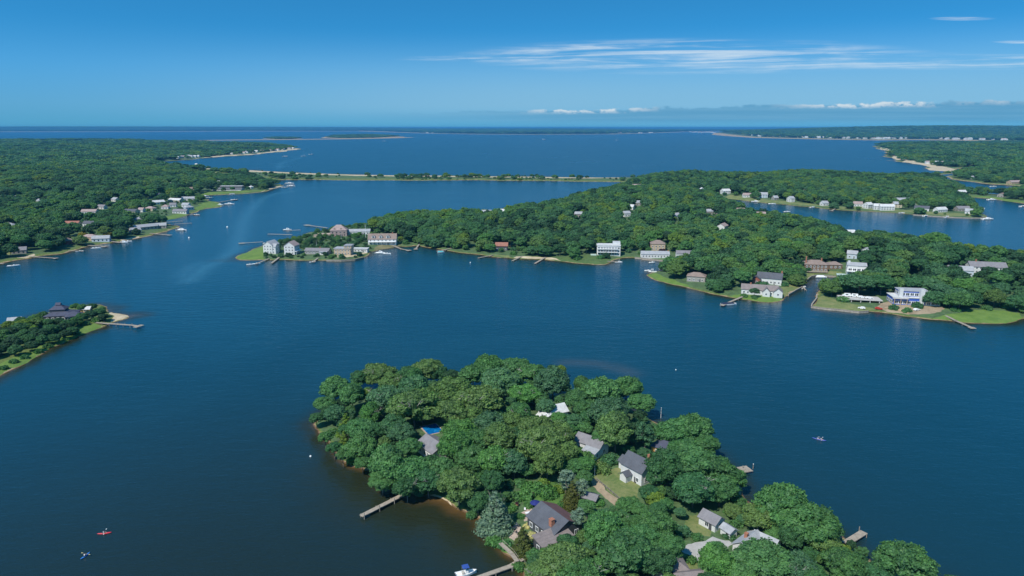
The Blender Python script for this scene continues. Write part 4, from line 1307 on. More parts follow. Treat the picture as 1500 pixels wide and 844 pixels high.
house(1221, 394, -8, 11, 9, 3.2, 'hip', 2.2, 'wood', 'brown', 'low brown annex next to the brown timber house', clear=14)
m20 = house(1253, 402, -20, 14, 10, 7.6, 'gable', 1.8, 'white', 'pale', 'white three level house above a pale green terrace', win='glazed', clear=26)
MB().box(-15, 2, -17, -6.5, -.3, 0.6).build('terrace', MATS['terrace'], m20)
MB().box(-7.6, 6.5, -8, -5.03, 3.0, 3.25).build('balcony', MATS['trim'], m20)
MB().box(-6.5, -4.8, -1, 1, 7.6, 10.6).build('stair_tower', MATS['white'], m20)
m21 = house(1326, 443, -10, 20, 13, 4.6, 'flat', 0.35, 'bluewall', 'whiteroof', 'unfinished modern house in blue sheathing with flat roofs', win='glazed', clear=60, name='unfinished_house')
wing(m21, 4, 2, 0, 18, 10, 3.6, 'flat', 0.35, 'bluewall', 'pale', base=0, win='glazed', z0=5.0)
wing(m21, 14.6, -1.5, 0, 9, 12, 5.6, 'flat', 0.35, 'cream', 'whiteroof', win='glazed')
MB().box(6.2, 8.8, -7.6, -4.6, -.5, 11.0).build('stair_tower', MATS['white'], m21)
MB().box(-6.2, -3.8, -5, -2.6, 4.98, 10.6).build('stair_tower', MATS['white'], m21)
MB().box(-11, -1, -8.6, -6.55, 4.2, 4.5).build('balcony', MATS['concrete'], m21)
for x in (-10, -6, -2): MB().box(x - .15, x + .15, -8.4, -8.1, -.5, 4.19).build('column', MATS['lumber'], m21)
house(1367, 374, -6, 14, 9, 5.0, 'hip', 2.6, 'white', 'grey', 'white two storey house with dark hip roof near the creek', clear=30)
house(1402, 377, -10, 13, 9, 4.0, 'gable', 2.6, 'greywall', 'brown', 'greyish brown house between trees above the creek', clear=24)
m24 = house(1405, 402, -18, 17, 9, 4.2, 'gable', 2.6, 'palewall', 'pale', 'pale blue house with light roof beside the large dark roofed house', clear=26)
m25 = house(1443, 399, -14, 26, 11, 5.4, 'gable', 3.2, 'white', 'grey', 'large white house with dark roof and white chimney by the marsh', chim=[(-0.3, 0, 1.6)], clear=32)
house(1441, 427, -20, 9, 6, 3.2, 'gable', 1.8, 'white', 'pale', 'white cottage glimpsed through trees above the bright marsh', clear=14)
house(1248, 378, -30, 8, 7, 4.2, 'gable', 2.4, 'palewall', 'pale', 'pale gabled cottage deep in the woods behind the timber house', clear=30)
house(1271, 373, 30, 9, 7, 4.2, 'gable', 2.4, 'white', 'pale', 'white gabled cottage deep in the woods nearer the creek', clear=30)

# roofs inside the peninsula woods
INLAND = [
          (1040, 314, 10, 16, 10, 'greywall', 'pale', 'pale grey roofed house near the head of the creek'), (1083, 312, -8, 13, 9, 'tan', 'brown', 'tan house with brown roof near the creek head'),
          (1112, 318, -5, 15, 9, 'tan', 'pinkroof', 'pinkish roofed house on the creek bank'), (1058, 336, 55, 13, 9, 'white', 'pinkroof', 'steep beige gable rising from the middle of the woods'),
          (1097, 313, 0, 6, 6, 'white', 'whiteroof', 'small white hut near the creek head'), (1240, 346, -4, 16, 7, 'white', 'whiteroof', 'flat white roof at the wooded bank of the creek'),
          (932, 275, -4, 22, 10, 'tan', 'pinkroof', 'wide beige roofed house on the hill above the causeway'), (917, 317, 20, 9, 8, 'white', 'pale', 'white gable on the wooded hill, lower of two'), (924, 307, -30, 9, 7, 'white', 'whiteroof', 'white gable on the wooded hill, upper of two'),
          (935, 301, 0, 11, 7, 'greywall', 'pale', 'grey roof glimpsed below the hilltop'), (847, 318, 0, 10, 7, 'greywall', 'pale', 'grey roof glimpsed in the middle of the peninsula'), (990, 320, 30, 9, 7, 'white', 'pale', 'pale roof in the woods south of the hill'),
          (713, 315, -4, 13, 9, 'white', 'pale', 'white waterside house on the north bank with pale roof'), (735, 313.5, -4, 14, 9, 'white', 'whiteroof', 'bright white boxy house on the north bank'), (793, 306, 4, 12, 8, 'white', 'pale', 'white house on the north bank under tall trees')]
for px, py, hd, w, d, wl, rf, lb in INLAND:
    house(px, py, hd, w, d, 4.4, 'gable', 2.6, wl, rf, lb, clear=78, door=False)

# creek side settlement
CREEK = [(1009, 283, -6, 18, 10, 'redwall', 'red', 'low reddish roofed house farthest up the creek'), (1028, 282, 80, 10, 10, 'white', 'whiteroof', 'bright white gable beside the reddish roofed house'),
         (1062, 287.5, -4, 18, 11, 'white', 'whiteroof', 'wide white house with porch above the creek mooring'), (1085, 275, 10, 13, 9, 'white', 'pale', 'white house in trees uphill of the porch house'),
         (1094, 289.5, -4, 17, 9, 'white', 'pinkroof', 'white house with pinkish roof on the creek'), (1108, 281, 0, 8, 8, 'tan', 'red', 'small orange roof behind the creek houses'),
         (1118, 289.5, -4, 15, 12, 'palewall', 'pale', 'blue grey two storey house on the creek'), (1150, 271, 5, 14, 9, 'greywall', 'pale', 'grey roofed house in the upland woods'),
         (1135, 293, -4, 10, 8, 'greywall', 'pale', 'small grey cottage on the creek'), (1158, 296, -6, 9, 12, 'white', 'pale', 'narrow white house at the creek landing'), (1177, 284, 20, 10, 8, 'tan', 'brown', 'brown roofed cottage above the landing'),
         (1207, 301, 30, 12, 9, 'white', 'pale', 'white gabled cottage mid creek'), (1256, 302, -10, 15, 9, 'white', 'pinkroof', 'white house with rosy roof mid creek'),
         (1271, 305, 25, 14, 10, 'white', 'whiteroof', 'white steep gabled house near the big complex'), (1283, 308, -4, 10, 6, 'white', 'whiteroof', 'tiny white boathouse near the big complex'), (1298, 308, -5, 24, 9, 'white', 'whiteroof', 'long white shorefront house below the big complex'),
         (1320, 298, -8, 30, 14, 'white', 'pale', 'big grey and white complex topping the creek shore'), (1313, 304, -8, 14, 9, 'cream', 'pale', 'cream block in front of the big complex'),
         (1350, 308.5, -8, 22, 11, 'white', 'slate', 'dark roofed house with white base at the creek mouth'), (1342, 299, 60, 10, 8, 'white', 'pale', 'white gable behind the dark roofed house'),
         (1377, 310.5, -4, 22, 9, 'white', 'whiteroof', 'long white house with hedge at the creek mouth'), (1409, 309, -6, 22, 12, 'greywall', 'grey', 'grey shingled house among shrubs at the creek mouth'), (1419, 313, -6, 12, 8, 'white', 'pale', 'white guest cottage on the creek mouth point'),
         (1408, 284, -10, 18, 9, 'white', 'whiteroof', 'white house by the inlet behind the point'), (1190, 266, 5, 10, 8, 'tan', 'pinkroof', 'pinkish roof high in the upland woods'), (1288, 276, 0, 12, 9, 'greywall', 'slate', 'slate roof in the eastern upland woods'),
         (1467, 288.5, 30, 14, 11, 'greywall', 'brown', 'brown gabled house on the inlet strip'), (1485, 270.5, -5, 34, 14, 'tan', 'pinkroof', 'broad beige house on the eastern inlet bank'), (1424, 262, 10, 8, 8, 'white', 'pale', 'small white house on the eastern bank woods')]
for px, py, hd, w, d, wl, rf, lb in CREEK:
    hh = 5.6 if ('two storey' in lb or 'complex' in lb or 'wide' in lb or 'narrow' in lb or 'bright' in lb) else 3.8
    house(px, py, hd + (px * 37 % 50) - 25, w * .84, d * .9, hh, 'gable', 3.2, wl, rf, lb, clear=30, door=False)

# mainland
rh = random.Random(3)
MAIN = [
        (150, 306, 0, 15, 9, 'white', 'grey', 'white house with grey roof behind the bright meadow'), 
        (215, 281, 12, 14, 10, 'white', 'whiteroof', 'white roof in woods uphill of the dark blue house'), (250, 272, 10, 14, 9, 'greywall', 'pale', 'pale roof in the trees behind the river meadow'), (322, 269, 0, 14, 9, 'white', 'pale', 'white house in the trees behind the modern glass house'), (243, 306, 15, 13, 9, 'white', 'pinkroof', 'white house with rosy roof behind the marsh bank cottage'), (254, 303, -10, 12, 8, 'white', 'grey', 'grey roofed cottage behind the marsh bank cottage'),
        (29, 371, 10, 16, 9, 'greywall', 'grey', 'blue grey roofed house at the corner of the mainland beach'), (14, 334, -5, 18, 9, 'white', 'pale', 'white house with glazed wing deep in the mainland trees'), (10, 291.5, -4, 24, 10, 'tan', 'whiteroof', 'long whitish roof high in the mainland woods'),
        (28, 291.5, 60, 14, 11, 'greywall', 'pale', 'grey gable next to the long whitish roof'), (60, 253, 5, 34, 14, 'white', 'pale', 'white house group far back in the mainland woods'), (100, 286, 10, 32, 13, 'palewall', 'pale', 'pale two winged house on a rise in the woods'),
        (58, 297, -20, 14, 9, 'white', 'pale', 'white roof low in the woods below the pale two winged house'), (135, 251, 0, 44, 14, 'white', 'whiteroof', 'long low white building far back in the mainland'), (132, 313, -6, 26, 10, 'white', 'pinkroof', 'long white house with two gables in the mainland woods'),
        (107, 331, -5, 22, 11, 'cream', 'red', 'rust roofed house above a bright lawn'), (132, 331, -5, 18, 9, 'white', 'slate', 'white garage and house beside the rust roofed house'), (133, 351.5, -8, 22, 11, 'tan', 'pinkroof', 'brownish hip roofed house near the mainland docks'),
        (149, 353.5, -4, 22, 8, 'palewall', 'pale', 'pale blue and white cottage near the mainland docks'), (101, 357, -25, 14, 9, 'redwall', 'brown', 'red brown cabin under the big shoreline trees'), (170, 295, -15, 14, 10, 'white', 'pale', 'pale roofed house in mid mainland woods'),
        (193, 312.5, -5, 24, 12, 'cream', 'slate', 'dark roofed house with cream base facing the river'), (208, 310.5, 0, 10, 8, 'white', 'pinkroof', 'small pink roofed cottage facing the river'), (221, 308.5, -6, 17, 10, 'cream', 'pinkroof', 'rosy hip roofed house facing the river'),
        (205, 324.5, 40, 18, 15, 'white', 'pale', 'grey pyramid roofed white house by the wooded cove'), (213, 336, 45, 34, 9, 'greywall', 'pale', 'long grey roofed house running down to the cove'), (198, 341, 35, 14, 9, 'white', 'pale', 'pale house below the long grey roofed one'),
        (236, 334, 0, 16, 6, 'greywall', 'pale', 'low boathouse at the cove mouth'), (232, 299, 25, 22, 12, 'white', 'whiteroof', 'white domed roof house in the river meadows'), (258, 296, -4, 30, 11, 'cream', 'whiteroof', 'long cream house with flat white roof above the marsh'),
        (277, 293.5, -10, 28, 13, 'white', 'pale', 'big white gabled house above the marsh docks'), (273, 303, -10, 14, 9, 'white', 'pale', 'white shed between two marsh side houses'), (265, 312.5, 12, 26, 10, 'white', 'grey', 'long white cottage on the marsh bank'),
        (276, 307, 50, 16, 10, 'palewall', 'pale', 'blue grey gable at the root of the marsh docks'), (234, 288, -8, 20, 11, 'darkwall', 'navy', 'dark blue house in the river woods'), (300, 273.5, 30, 18, 12, 'tan', 'pinkroof', 'pinkish gabled house behind the modern house'),
        (280, 279, 10, 14, 10, 'tan', 'brown', 'brown roof in woods behind the modern house'), (368, 276.5, 70, 8, 8, 'white', 'whiteroof', 'little white gable near the sandy tip'), (375, 268.5, -4, 26, 12, 'white', 'pinkroof', 'pinkish roofed house nearest the causeway'),
        (231, 240, 0, 44, 20, 'tan', 'pinkroof', 'broad beige beach house at the start of the barrier beach'), (208, 233, 10, 26, 14, 'white', 'pale', 'white house in woods behind the barrier beach'), (288, 242.5, -4, 10, 8, 'white', 'whiteroof', 'white kiosk on the causeway parking strip')]
for px, py, hd, w, d, wl, rf, lb in MAIN:
    house(px, py, hd + rh.uniform(-22, 22), w * .76, d * .88, 3.5, 'hip' if 'hip' in lb or 'pyramid' in lb or rh.random() < .35 else 'gable', 2.6, wl, rf, lb, clear=80 if py < 340 else 10, door=False)
mm = house(338, 278.2, 2, 46, 13, 3.2, 'flat', 0.5, 'white', 'pale', 'long modern glass house with flat roof on the river meadow', win=None, clear=90, door=False)
MB().box(-22.5, 22.5, -6.9, -6.53, 0.5, 3.0).build('window', MATS['glass'], mm)
wing(mm, 2, 2, 0, 42, 9, 3.4, 'flat', 0.5, 'darkwall', 'whiteroof', base=0, win=None, z0=3.75)
MB().box(-32, 23, -12, -7, -.3, 0.5).build('deck', MATS['trim'], mm)

# settlements across the open bay: a few pixels each
rf_ = random.Random(5)
for (x0, y0, x1, y1, n, lb, gp) in ((1100, 201.2, 1330, 204.9, 44, 'tiny white house in the row along the far eastern bay shore', 'houses on the far eastern bay shore'), (1338, 204.6, 1480, 207, 14, 'tiny white house behind the far eastern sand bar', 'houses behind the far eastern sand bar'),
                                    (620, 195.0, 960, 195.6, 26, 'white speck of a house on the far middle bay shore', 'houses on the far middle bay shore'), (258, 232.4, 290, 230.5, 9, 'white beach house in the cluster behind the mainland beach', 'beach houses behind the mainland beach'),
                                    (340, 226.6, 432, 218.6, 14, 'white beach cottage along the mainland spit', 'beach cottages along the mainland spit'), (1355, 240, 1400, 241, 5, 'pale house in the woods behind the eastern beach', 'houses behind the eastern beach'), (1330, 214, 1345, 221, 3, 'white house on the wooded eastern headland', 'houses on the eastern headland'),
                                    (1008, 194, 1048, 195.4, 10, 'white speck of a house on the low eastern spit', 'houses on the low eastern spit')):
    for i in range(n):
        t = (i + rf_.random()) / n
        far = 1 if y0 > 210 else (2.2 if y0 > 199 else 4.5)
        house(x0 + (x1 - x0) * t, y0 + (y1 - y0) * t - rf_.uniform(0, 0.7), rf_.uniform(-30, 30), rf_.uniform(12, 20) * far, rf_.uniform(9, 13) * far, rf_.uniform(4.5, 7) * min(far, 2.6), 'gable', 3 * min(far, 2), 'white', rf_.choice(['pale', 'whiteroof', 'pinkroof']), lb, win=None, door=False, group=gp, clear=60 * far)

# ------------------------------------------------------------------ docks
def dock(pts, width, label, head=None, z=0.95, posts=5.0, rail=False, mat_='dock', name='dock', tall=0.0, piles=True):
    g = [Vector((*G(px, py, z), z)) for px, py in pts]
    root = thing(name, label, 'dock', (g[0].x, g[0].y, 0))
    o = Vector((g[0].x, g[0].y, 0))
    m = MB()
    for a, b in zip(g[:-1], g[1:]):
        m.beam(a - o, b - o + (b - a).normalized() * width * .3, width, 0.22)
        if (a - Vector((0, 0, 0))).length < 420:
            n = int((b - a).length / 0.9)
            for i in range(n):
                q0 = a + (b - a) * ((i + .5) / n) - o
                dr = (b - a).normalized()
                m.beam(q0 - dr * .42 + Vector((0, 0, .222)), q0 + dr * .38 + Vector((0, 0, .222)), width * 1.02, 0.03)
    deck = m.build('deck', MATS[mat_], root)
    if head:
        hw, hl = head
        d = (g[-1] - g[-2]).normalized()
        s = Vector((-d.y, d.x, 0))
        c = g[-1] - o
        MB().prism([tuple((c + d * a * hl / 2 + s * b * hw / 2).xy) for a, b in ((-1, -1), (1, -1), (1, 1), (-1, 1))], z - .06, z + .20).build('platform', MATS[mat_], root)
    if piles:
        for a, b in zip(g[:-1], g[1:]):
            L = (b - a).length
            n = max(1, int(L / posts))
            d = (b - a).normalized()
            s = Vector((-d.y, d.x, 0)) * (width / 2 + 0.08)
            for i in range(n + 1):
                p = a + (b - a) * (i / n) - o
                for k in (-1, 1):
                    q = p + s * k
                    top = z + (tall if k > 0 else tall * 0.25) + rnd.uniform(0, .15)
                    MB().tube((q.x, q.y, -1.2), (q.x, q.y, top), 0.14, 0.13, 7).build('piling', MATS['pile'], root)
    if rail:
        for a, b in zip(g[:-1], g[1:]):
            d = (b - a).normalized()
            s = Vector((-d.y, d.x, 0)) * (width / 2 - 0.05)
            MB().beam(a - o + s + Vector((0, 0, 1.05)), b - o + s + Vector((0, 0, 1.05)), 0.09, 0.07).build('handrail', MATS[mat_], root)
    return root


dock([(596, 722.5), (531, 755.5)], 1.7, 'long planked dock with tall pilings off the near island cove', posts=4.6, tall=1.3)
dock([(766, 819), (748, 830), (700, 847)], 1.5, 'grey plank dock meeting the bottom edge of the view', posts=4.2)
dock([(733, 796), (750, 812), (757, 822)], 1.2, 'narrow boardwalk ramp from the lower patio to the plank dock', z=1.8, posts=5, rail=True, piles=False, name='boardwalk')
dock([(1066, 692), (1090, 688)], 1.4, 'short dock with square float under the big oak on the east side', head=(4.0, 4.6), posts=3.5, tall=1.2)
dock([(1238, 797), (1264, 781)], 2.2, 'square ended dock with white tipped post on the east side', posts=6, tall=1.6)
for px, py, lb in ((1103, 684, 'lone pale piling standing off the short east dock'),):
    p = G(px, py + 3, 0)
    r_ = thing('piling_post', lb, 'post', (p[0], p[1], 0))
    MB().tube((0, 0, -1), (0, 0, 1.9), .15, .13, 8).build('shaft', MATS['pile'], r_)
    MB().tube((0, 0, 1.902), (0, 0, 2.15), .17, .03, 8).build('cap', MATS['trim'], r_)
dock([(141, 473), (192, 476.5), (203, 478)], 1.6, 'raised dock running out from the islet shore', head=(5.5, 3.2), z=1.3, posts=5, tall=0.9)
FARDOCKS = [([(394, 379), (376, 386.5)], 1.5, 'dock off the grassy point beside the white tall house', None), ([(412, 375), (398, 385.5)], 2.0, 'wide ramp like dock from the dormered house', None), ([(466, 378), (459, 383.5)], 1.6, 'stubby dock below the long bungalow', (4, 4)),
            ([(571, 358), (588, 365), (599, 367)], 1.8, 'angled dock in front of the columned porch house', (5, 4)), ([(614, 358), (609, 365)], 1.6, 'short dock east of the porch house', (4, 4)), ([(385, 354.5), (354, 356.5)], 2.0, 'long pier on the north side of the point', (5, 6)),
            ([(428, 344), (393, 343)], 2.0, 'straight pier off the north bank, middle of three', None), ([(440, 337), (420, 338)], 2.0, 'pier with a cruiser tied to it on the north bank', None), ([(480, 334), (450, 330)], 2.4, 'broad pier reaching toward the river from the cedar house', (6, 8)),
            ([(664, 363), (645, 368)], 1.8, 'dock beside the teal covered boat', (7, 4)), ([(722, 374), (701, 378)], 1.6, 'low dock below the dark cabin', None), ([(766, 375), (751, 382)], 1.8, 'dock off the sandy bank, western of a pair', None), ([(800, 376.5), (784, 386)], 2.0, 'dock off the sandy bank, eastern of a pair', None),
            ([(890, 383), (905, 383.5)], 1.5, 'small dock at the marshy bend below the balconied house', None), ([(940, 380.5), (957, 382)], 1.5, 'dock along the lawn of the long pale roofed house', None), ([(1092, 433), (1060, 446.5)], 1.8, 'dock with a dark covered boat off the taupe roofed house', (3, 6)),
            ([(1376, 458), (1400, 470), (1424, 480.5)], 1.7, 'long angled dock crossing the bright marsh', (3.5, 3)), ([(6, 386.5), (-20, 386)], 2.2, 'grey pier at the edge of the mainland beach', None), ([(44, 376), (82, 378.5)], 1.6, 'thin pier with end float off the mainland beach', (4, 3)),
            ([(100, 367.5), (122, 368)], 1.5, 'small dock with a skiff near the big shoreline trees', None), ([(128, 359.5), (154, 361)], 2.2, 'wide mainland dock below the brownish house', (6, 5)), ([(160, 353.5), (176, 355.5)], 2.5, 'mainland dock beside the moored white boats', None),
            ([(220, 342), (249, 344.5)], 2.2, 'long pier at the wooded cove', (4, 4)), ([(258, 333.5), (270, 337)], 2.0, 'pier holding a white cruiser at the cove mouth', None), ([(240, 326), (266, 324)], 2.2, 'inner of two parallel piers in the small bay', (3, 3)), ([(256, 328.5), (280, 327)], 2.2, 'outer of two parallel piers in the small bay', None),
            ([(278, 314.5), (290, 315)], 2.2, 'stub pier below the marsh side cottage', (4, 4)), ([(290, 303), (320, 302)], 2.0, 'boardwalk crossing the river marsh, upper of two', None), ([(288, 297.5), (318, 296.8), (345, 292.5)], 2.2, 'long boardwalk with boats across the river marsh', (6, 6)), ([(405, 271.5), (428, 271)], 3.2, 'marina pier at the sandy tip near the causeway', (8, 10)),
            ([(1180, 425), (1176, 420.5)], 1.2, 'tiny landing at the canal mouth', None), ([(1412, 305), (1441, 307)], 2.5, 'long pier at the creek mouth point', None), ([(1432, 316), (1448, 320)], 2.5, 'pier with a white yacht at the tip of the point', (5, 6)), ([(1225, 305), (1218, 309)], 2, 'low landing on the mid creek bank', (6, 3)), ([(1288, 222), (1300, 222.8)], 5, 'jetty off the eastern headland', None), ([(1298, 235), (1316, 236)], 5, 'groyne on the eastern beach', None)]
for pts, w, lb, hd in FARDOCKS:
    dd = math.hypot(*G(*pts[0]))
    dock(pts, w, lb, head=hd, posts=6 if dd < 800 else 9, tall=0.5, piles=dd < 1300)

# timber bulkheads round the canal
def bulkhead(pts, label):
    m = MB()
    g = [Vector((*G(px, py, 0.8), 0)) for px, py in pts]
    root = thing('retaining_wall', label, 'wall', g[0])
    for a, b in zip(g[:-1], g[1:]):
        m.beam(a - g[0] + Vector((0, 0, -1)), b - g[0] + Vector((0, 0, -1)), 0.45, 2.3)
    m.build('planking', MATS['bulkhead'], root)
    c = MB()
    for a, b in zip(g[:-1], g[1:]):
        c.beam(a - g[0] + Vector((0, 0, 1.303)), b - g[0] + Vector((0, 0, 1.303)), 0.8, 0.14)
    c.build('cap', MATS['dock'], root)


bulkhead([(1155, 432), (1166, 425.5), (1177, 420), (1179, 415), (1183, 409.5), (1188, 405.5), (1196, 403.6), (1208, 404), (1221, 405), (1236, 408)], 'weathered timber bulkhead curving round the canal basin')
bulkhead([(1196, 432), (1196.5, 437), (1189.5, 446), (1188.5, 449.5), (1205, 452), (1228, 454), (1258, 457.4), (1272, 456.4)], 'timber bulkhead edging the point of the unfinished house')
bulkhead([(930, 377.5), (942, 378.8), (958, 380.6), (974, 382.4)], 'pale bulkhead below the long pale roofed house')
bulkhead([(1338, 314.6), (1365, 316.6), (1400, 318.7), (1425, 319.5), (1443, 319.4)], 'grey bulkhead along the creek mouth point')
bulkhead([(478, 381.5), (500, 381.8), (520, 380.4), (533, 377.4)], 'pale seawall below the boxy tan house')

# ------------------------------------------------------------------ boats
def hull_mesh(L, B, H, mat_):
    m = MB()
    n = 9
    rings = []
    for i in range(n):
        t = i / (n - 1)
        w = B / 2 * (1 - max(0, (t - 0.45) / 0.55) ** 2.2) + 0.02
        sheer = H * (1 + 0.28 * t * t)
        x = -L / 2 + L * t
        rings.append([(x, -w, sheer), (x, -w * 0.86, H * 0.25), (x + 0.0, -w * 0.4, -0.25 + 0.2 * t), (x, w * 0.4, -0.25 + 0.2 * t), (x, w * 0.86, H * 0.25), (x, w, sheer), (x, w * 0.82, sheer), (x, w * 0.76, sheer * 0.55), (x, -w * 0.76, sheer * 0.55), (x, -w * 0.82, sheer)])
    vs = [p for r_ in rings for p in r_]
    k = 10
    fs = []
    for i in range(n - 1):
        for j in range(k):
            fs.append((i * k + j, i * k + (j + 1) % k, (i + 1) * k + (j + 1) % k, (i + 1) * k + j))
    fs += [tuple(range(k - 1, -1, -1)), tuple((n - 1) * k + j for j in range(k))]
    m.add(vs, fs)
    return m.mesh('hull', MATS[mat_], False)


def boat(px, py, head, L, label, kind='console', hullm='boat', canopy=None, name='motorboat', cat='boat', z=0.05):
    g = G(px, py, 0.3)
    root = thing(name, label, cat, (g[0], g[1], z), R(head))
    B, H = L * 0.36, 0.55 + L * 0.045
    link('hull', hull_mesh(L, B, H, hullm), root)
    if kind in ('console', 'canopy'):
        MB().box(-L * .02, L * .09, -B * .2, B * .2, H * .5, H + .75).build('console', MATS['boat'], root)
        MB().add([(L * .10, -B * .22, H + .7), (L * .10, B * .22, H + .7), (L * .04, B * .2, H + 1.25), (L * .04, -B * .2, H + 1.25), (L * .08, -B * .22, H + .7), (L * .08, B * .22, H + .7), (L * .02, B * .2, H + 1.25), (L * .02, -B * .2, H + 1.25)],
                 [(0, 1, 2, 3), (7, 6, 5, 4), (0, 4, 5, 1), (1, 5, 6, 2), (2, 6, 7, 3), (3, 7, 4, 0)]).build('windshield', MATS['glass'], root)
        MB().box(-L * .2, -L * .1, -B * .25, B * .25, H * .5, H + .25).build('seat', MATS['seat'], root)
    if kind == 'cruiser':
        MB().add([(-L * .12, -B * .34, H), (L * .30, -B * .22, H), (L * .30, B * .22, H), (-L * .12, B * .34, H), (-L * .12, -B * .3, H + 1.5), (L * .12, -B * .2, H + 1.5), (L * .12, B * .2, H + 1.5), (-L * .12, B * .3, H + 1.5)],
                 [(3, 2, 1, 0), (4, 5, 6, 7), (0, 1, 5, 4), (1, 2, 6, 5), (2, 3, 7, 6), (3, 0, 4, 7)]).build('cabin', MATS['boat'], root)
        MB().box(-L * .06, L * .06, -B * .305, B * .305, H + .75, H + 1.2).build('cabin_window', MATS['glass'], root)
        MB().box(-L * .10, L * .05, -B * .24, B * .24, H + 1.503, H + 1.75).build('flybridge', MATS['boat'], root)
    if kind == 'covered':
        MB().add([(-L * .46, -B * .46, H + .05), (L * .34, -B * .34, H + .2), (L * .34, B * .34, H + .2), (-L * .46, B * .46, H + .05), (-L * .36, 0, H + 1.1), (L * .2, 0, H + 1.0)], [(3, 2, 1, 0), (0, 1, 5, 4), (2, 3, 4, 5), (1, 2, 5), (3, 0, 4)]).build('cover', MATS[canopy], root)
    elif canopy:
        MB().box(-L * .18, L * .12, -B * .42, B * .42, H + 1.75, H + 1.9).build('canopy', MATS[canopy], root)
        for sx in (-.16, .10):
            for sy in (-.38, .38): MB().tube((L * sx, B * sy, H * .9), (L * sx, B * sy, H + 1.748), .035, .035, 5).build('canopy_post', MATS['metal'], root)
    if kind == 'sail':
        MB().tube((L * .08, 0, 0), (L * .08, 0, L * 1.25), .07, .04, 6).build('mast', MATS['trim'], root)
        MB().tube((L * .07, 0, H + .8), (-L * .38, 0, H + .9), .05, .05, 6).build('boom', MATS['trim'], root)
        MB().box(-L * .1, L * .22, -B * .24, B * .24, H, H + .45).build('cabin', MATS['boat'], root)
    else:
        MB().box(-L * .55, -L * .5 - .02, -.2, .2, -.1, H + .35).build('outboard_motor', MATS['motor'], root)
    return root


boat(683, 841, 20, 6.0, 'white motorboat with blue canvas top tied to the plank dock', 'canopy', canopy='boatblue')
BOATS = [(376, 387, 20, 7, 'white skiff moored at the dock of the tall white house', 'console', None), (366, 388, 15, 6, 'small white boat at the tip of the grassy point', 'console', None), (458, 384.5, 20, 6, 'white boat at the stubby dock below the bungalow', 'console', None),
         (557, 371, -8, 10, 'white cruiser moored below the columned porch house', 'cruiser', None), (567, 372, -10, 8, 'second white boat rafted below the porch house', 'console', None), (646, 370, 20, 7, 'boat with a teal cover at the wooded south shore', 'covered', 'teal'),
         (906, 384.5, 0, 7, 'white boat tied at the marshy bend', 'console', None), (955, 385, 10, 6, 'white runabout off the long pale roofed house', 'console', None), (949, 397, 0, 6, 'pale boat moored in the small cove, outer one', 'console', None), (956, 398.5, -15, 7, 'white boat moored in the small cove, middle one', 'console', 'boat'),
         (971, 393.5, 20, 7, 'white boat pulled up at the inner cove bank', 'cruiser', None), (1068, 446.5, 8, 11, 'dark boat under black cover at the waterfront dock', 'covered', 'boatdark'), (1177, 421.5, 40, 7, 'white boat tied where the canal opens', 'console', None), (1203, 406.5, -6, 9, 'white boat inside the canal basin', 'covered', 'boat'),
         (391, 357, 5, 8, 'white boat at the outer north pier of the point', 'console', None), (421, 337, 5, 10, 'white cabin cruiser at the north bank pier', 'cruiser', None), (20, 390, 25, 10, 'pontoon like white boat at the mainland beach pier', 'console', None), (117, 368.5, 15, 7, 'skiff at the small dock by the shoreline trees', 'console', None),
         (141, 364, 10, 9, 'white boat below the wide mainland dock', 'console', None), (181, 355.5, 0, 9, 'white motorboat nearest the mainland dock, inner one', 'cruiser', None), (187, 354, 5, 9, 'white motorboat off the mainland dock, outer one', 'console', None), (266, 337.5, -10, 13, 'white cruiser at the cove mouth pier', 'cruiser', None),
         (288, 315, 0, 9, 'white boat at the stub pier by the marsh cottage', 'console', None), (322, 300.5, 3, 11, 'white boat at the end of the marsh boardwalk', 'cruiser', None), (336, 299.5, 5, 16, 'large white yacht at the marsh boardwalk', 'cruiser', None), (343, 293, 10, 12, 'white boat at the tip of the long boardwalk', 'console', None),
         (299, 288, 15, 16, 'white yacht berthed under the river meadow', 'cruiser', None), (307, 290, 25, 12, 'white motorboat beside the berthed yacht', 'console', None), (340, 284.5, 0, 10, 'small boat off the river meadow bank', 'console', None), (424, 269, 0, 20, 'white yacht at the marina pier, upper one', 'cruiser', None), (426, 273, 5, 18, 'white yacht at the marina pier, lower one', 'cruiser', None), (417, 275, 15, 14, 'white boat at the inner end of the marina pier', 'console', None),
         (1107, 295.7, -5, 14, 'white cruiser moored mid creek by the porch house', 'cruiser', None), (1131, 299, -4, 12, 'white boat moored below the blue grey house', 'console', None), (1153, 310.5, 5, 10, 'white boat under way in the middle of the creek', 'console', None), (1190, 304, 20, 10, 'white boat at the mid creek bank', 'console', None), (1321, 312.5, 0, 9, 'white boat below the big complex', 'console', None),
         (1356, 316.5, 30, 11, 'white boat by the creek bulkhead, inner one', 'console', None), (1387, 318, 35, 11, 'white boat by the creek bulkhead, outer one', 'console', None), (1447, 321.5, 5, 16, 'white yacht at the tip of the creek point', 'cruiser', None), (1440, 305.5, 60, 10, 'boat by the long pier at the creek mouth', 'console', None), (1453, 293, 5, 16, 'white boat lying off the inlet strip', 'cruiser', None), (1455, 273.5, 0, 14, 'white boat in the eastern inlet', 'console', None), (1499, 302.5, 20, 14, 'white boat lying below the inlet strip', 'console', None)]
for px, py, hd, L, lb, kd, cv in BOATS:
    boat(px, py, hd, L, lb, kd, canopy=cv)
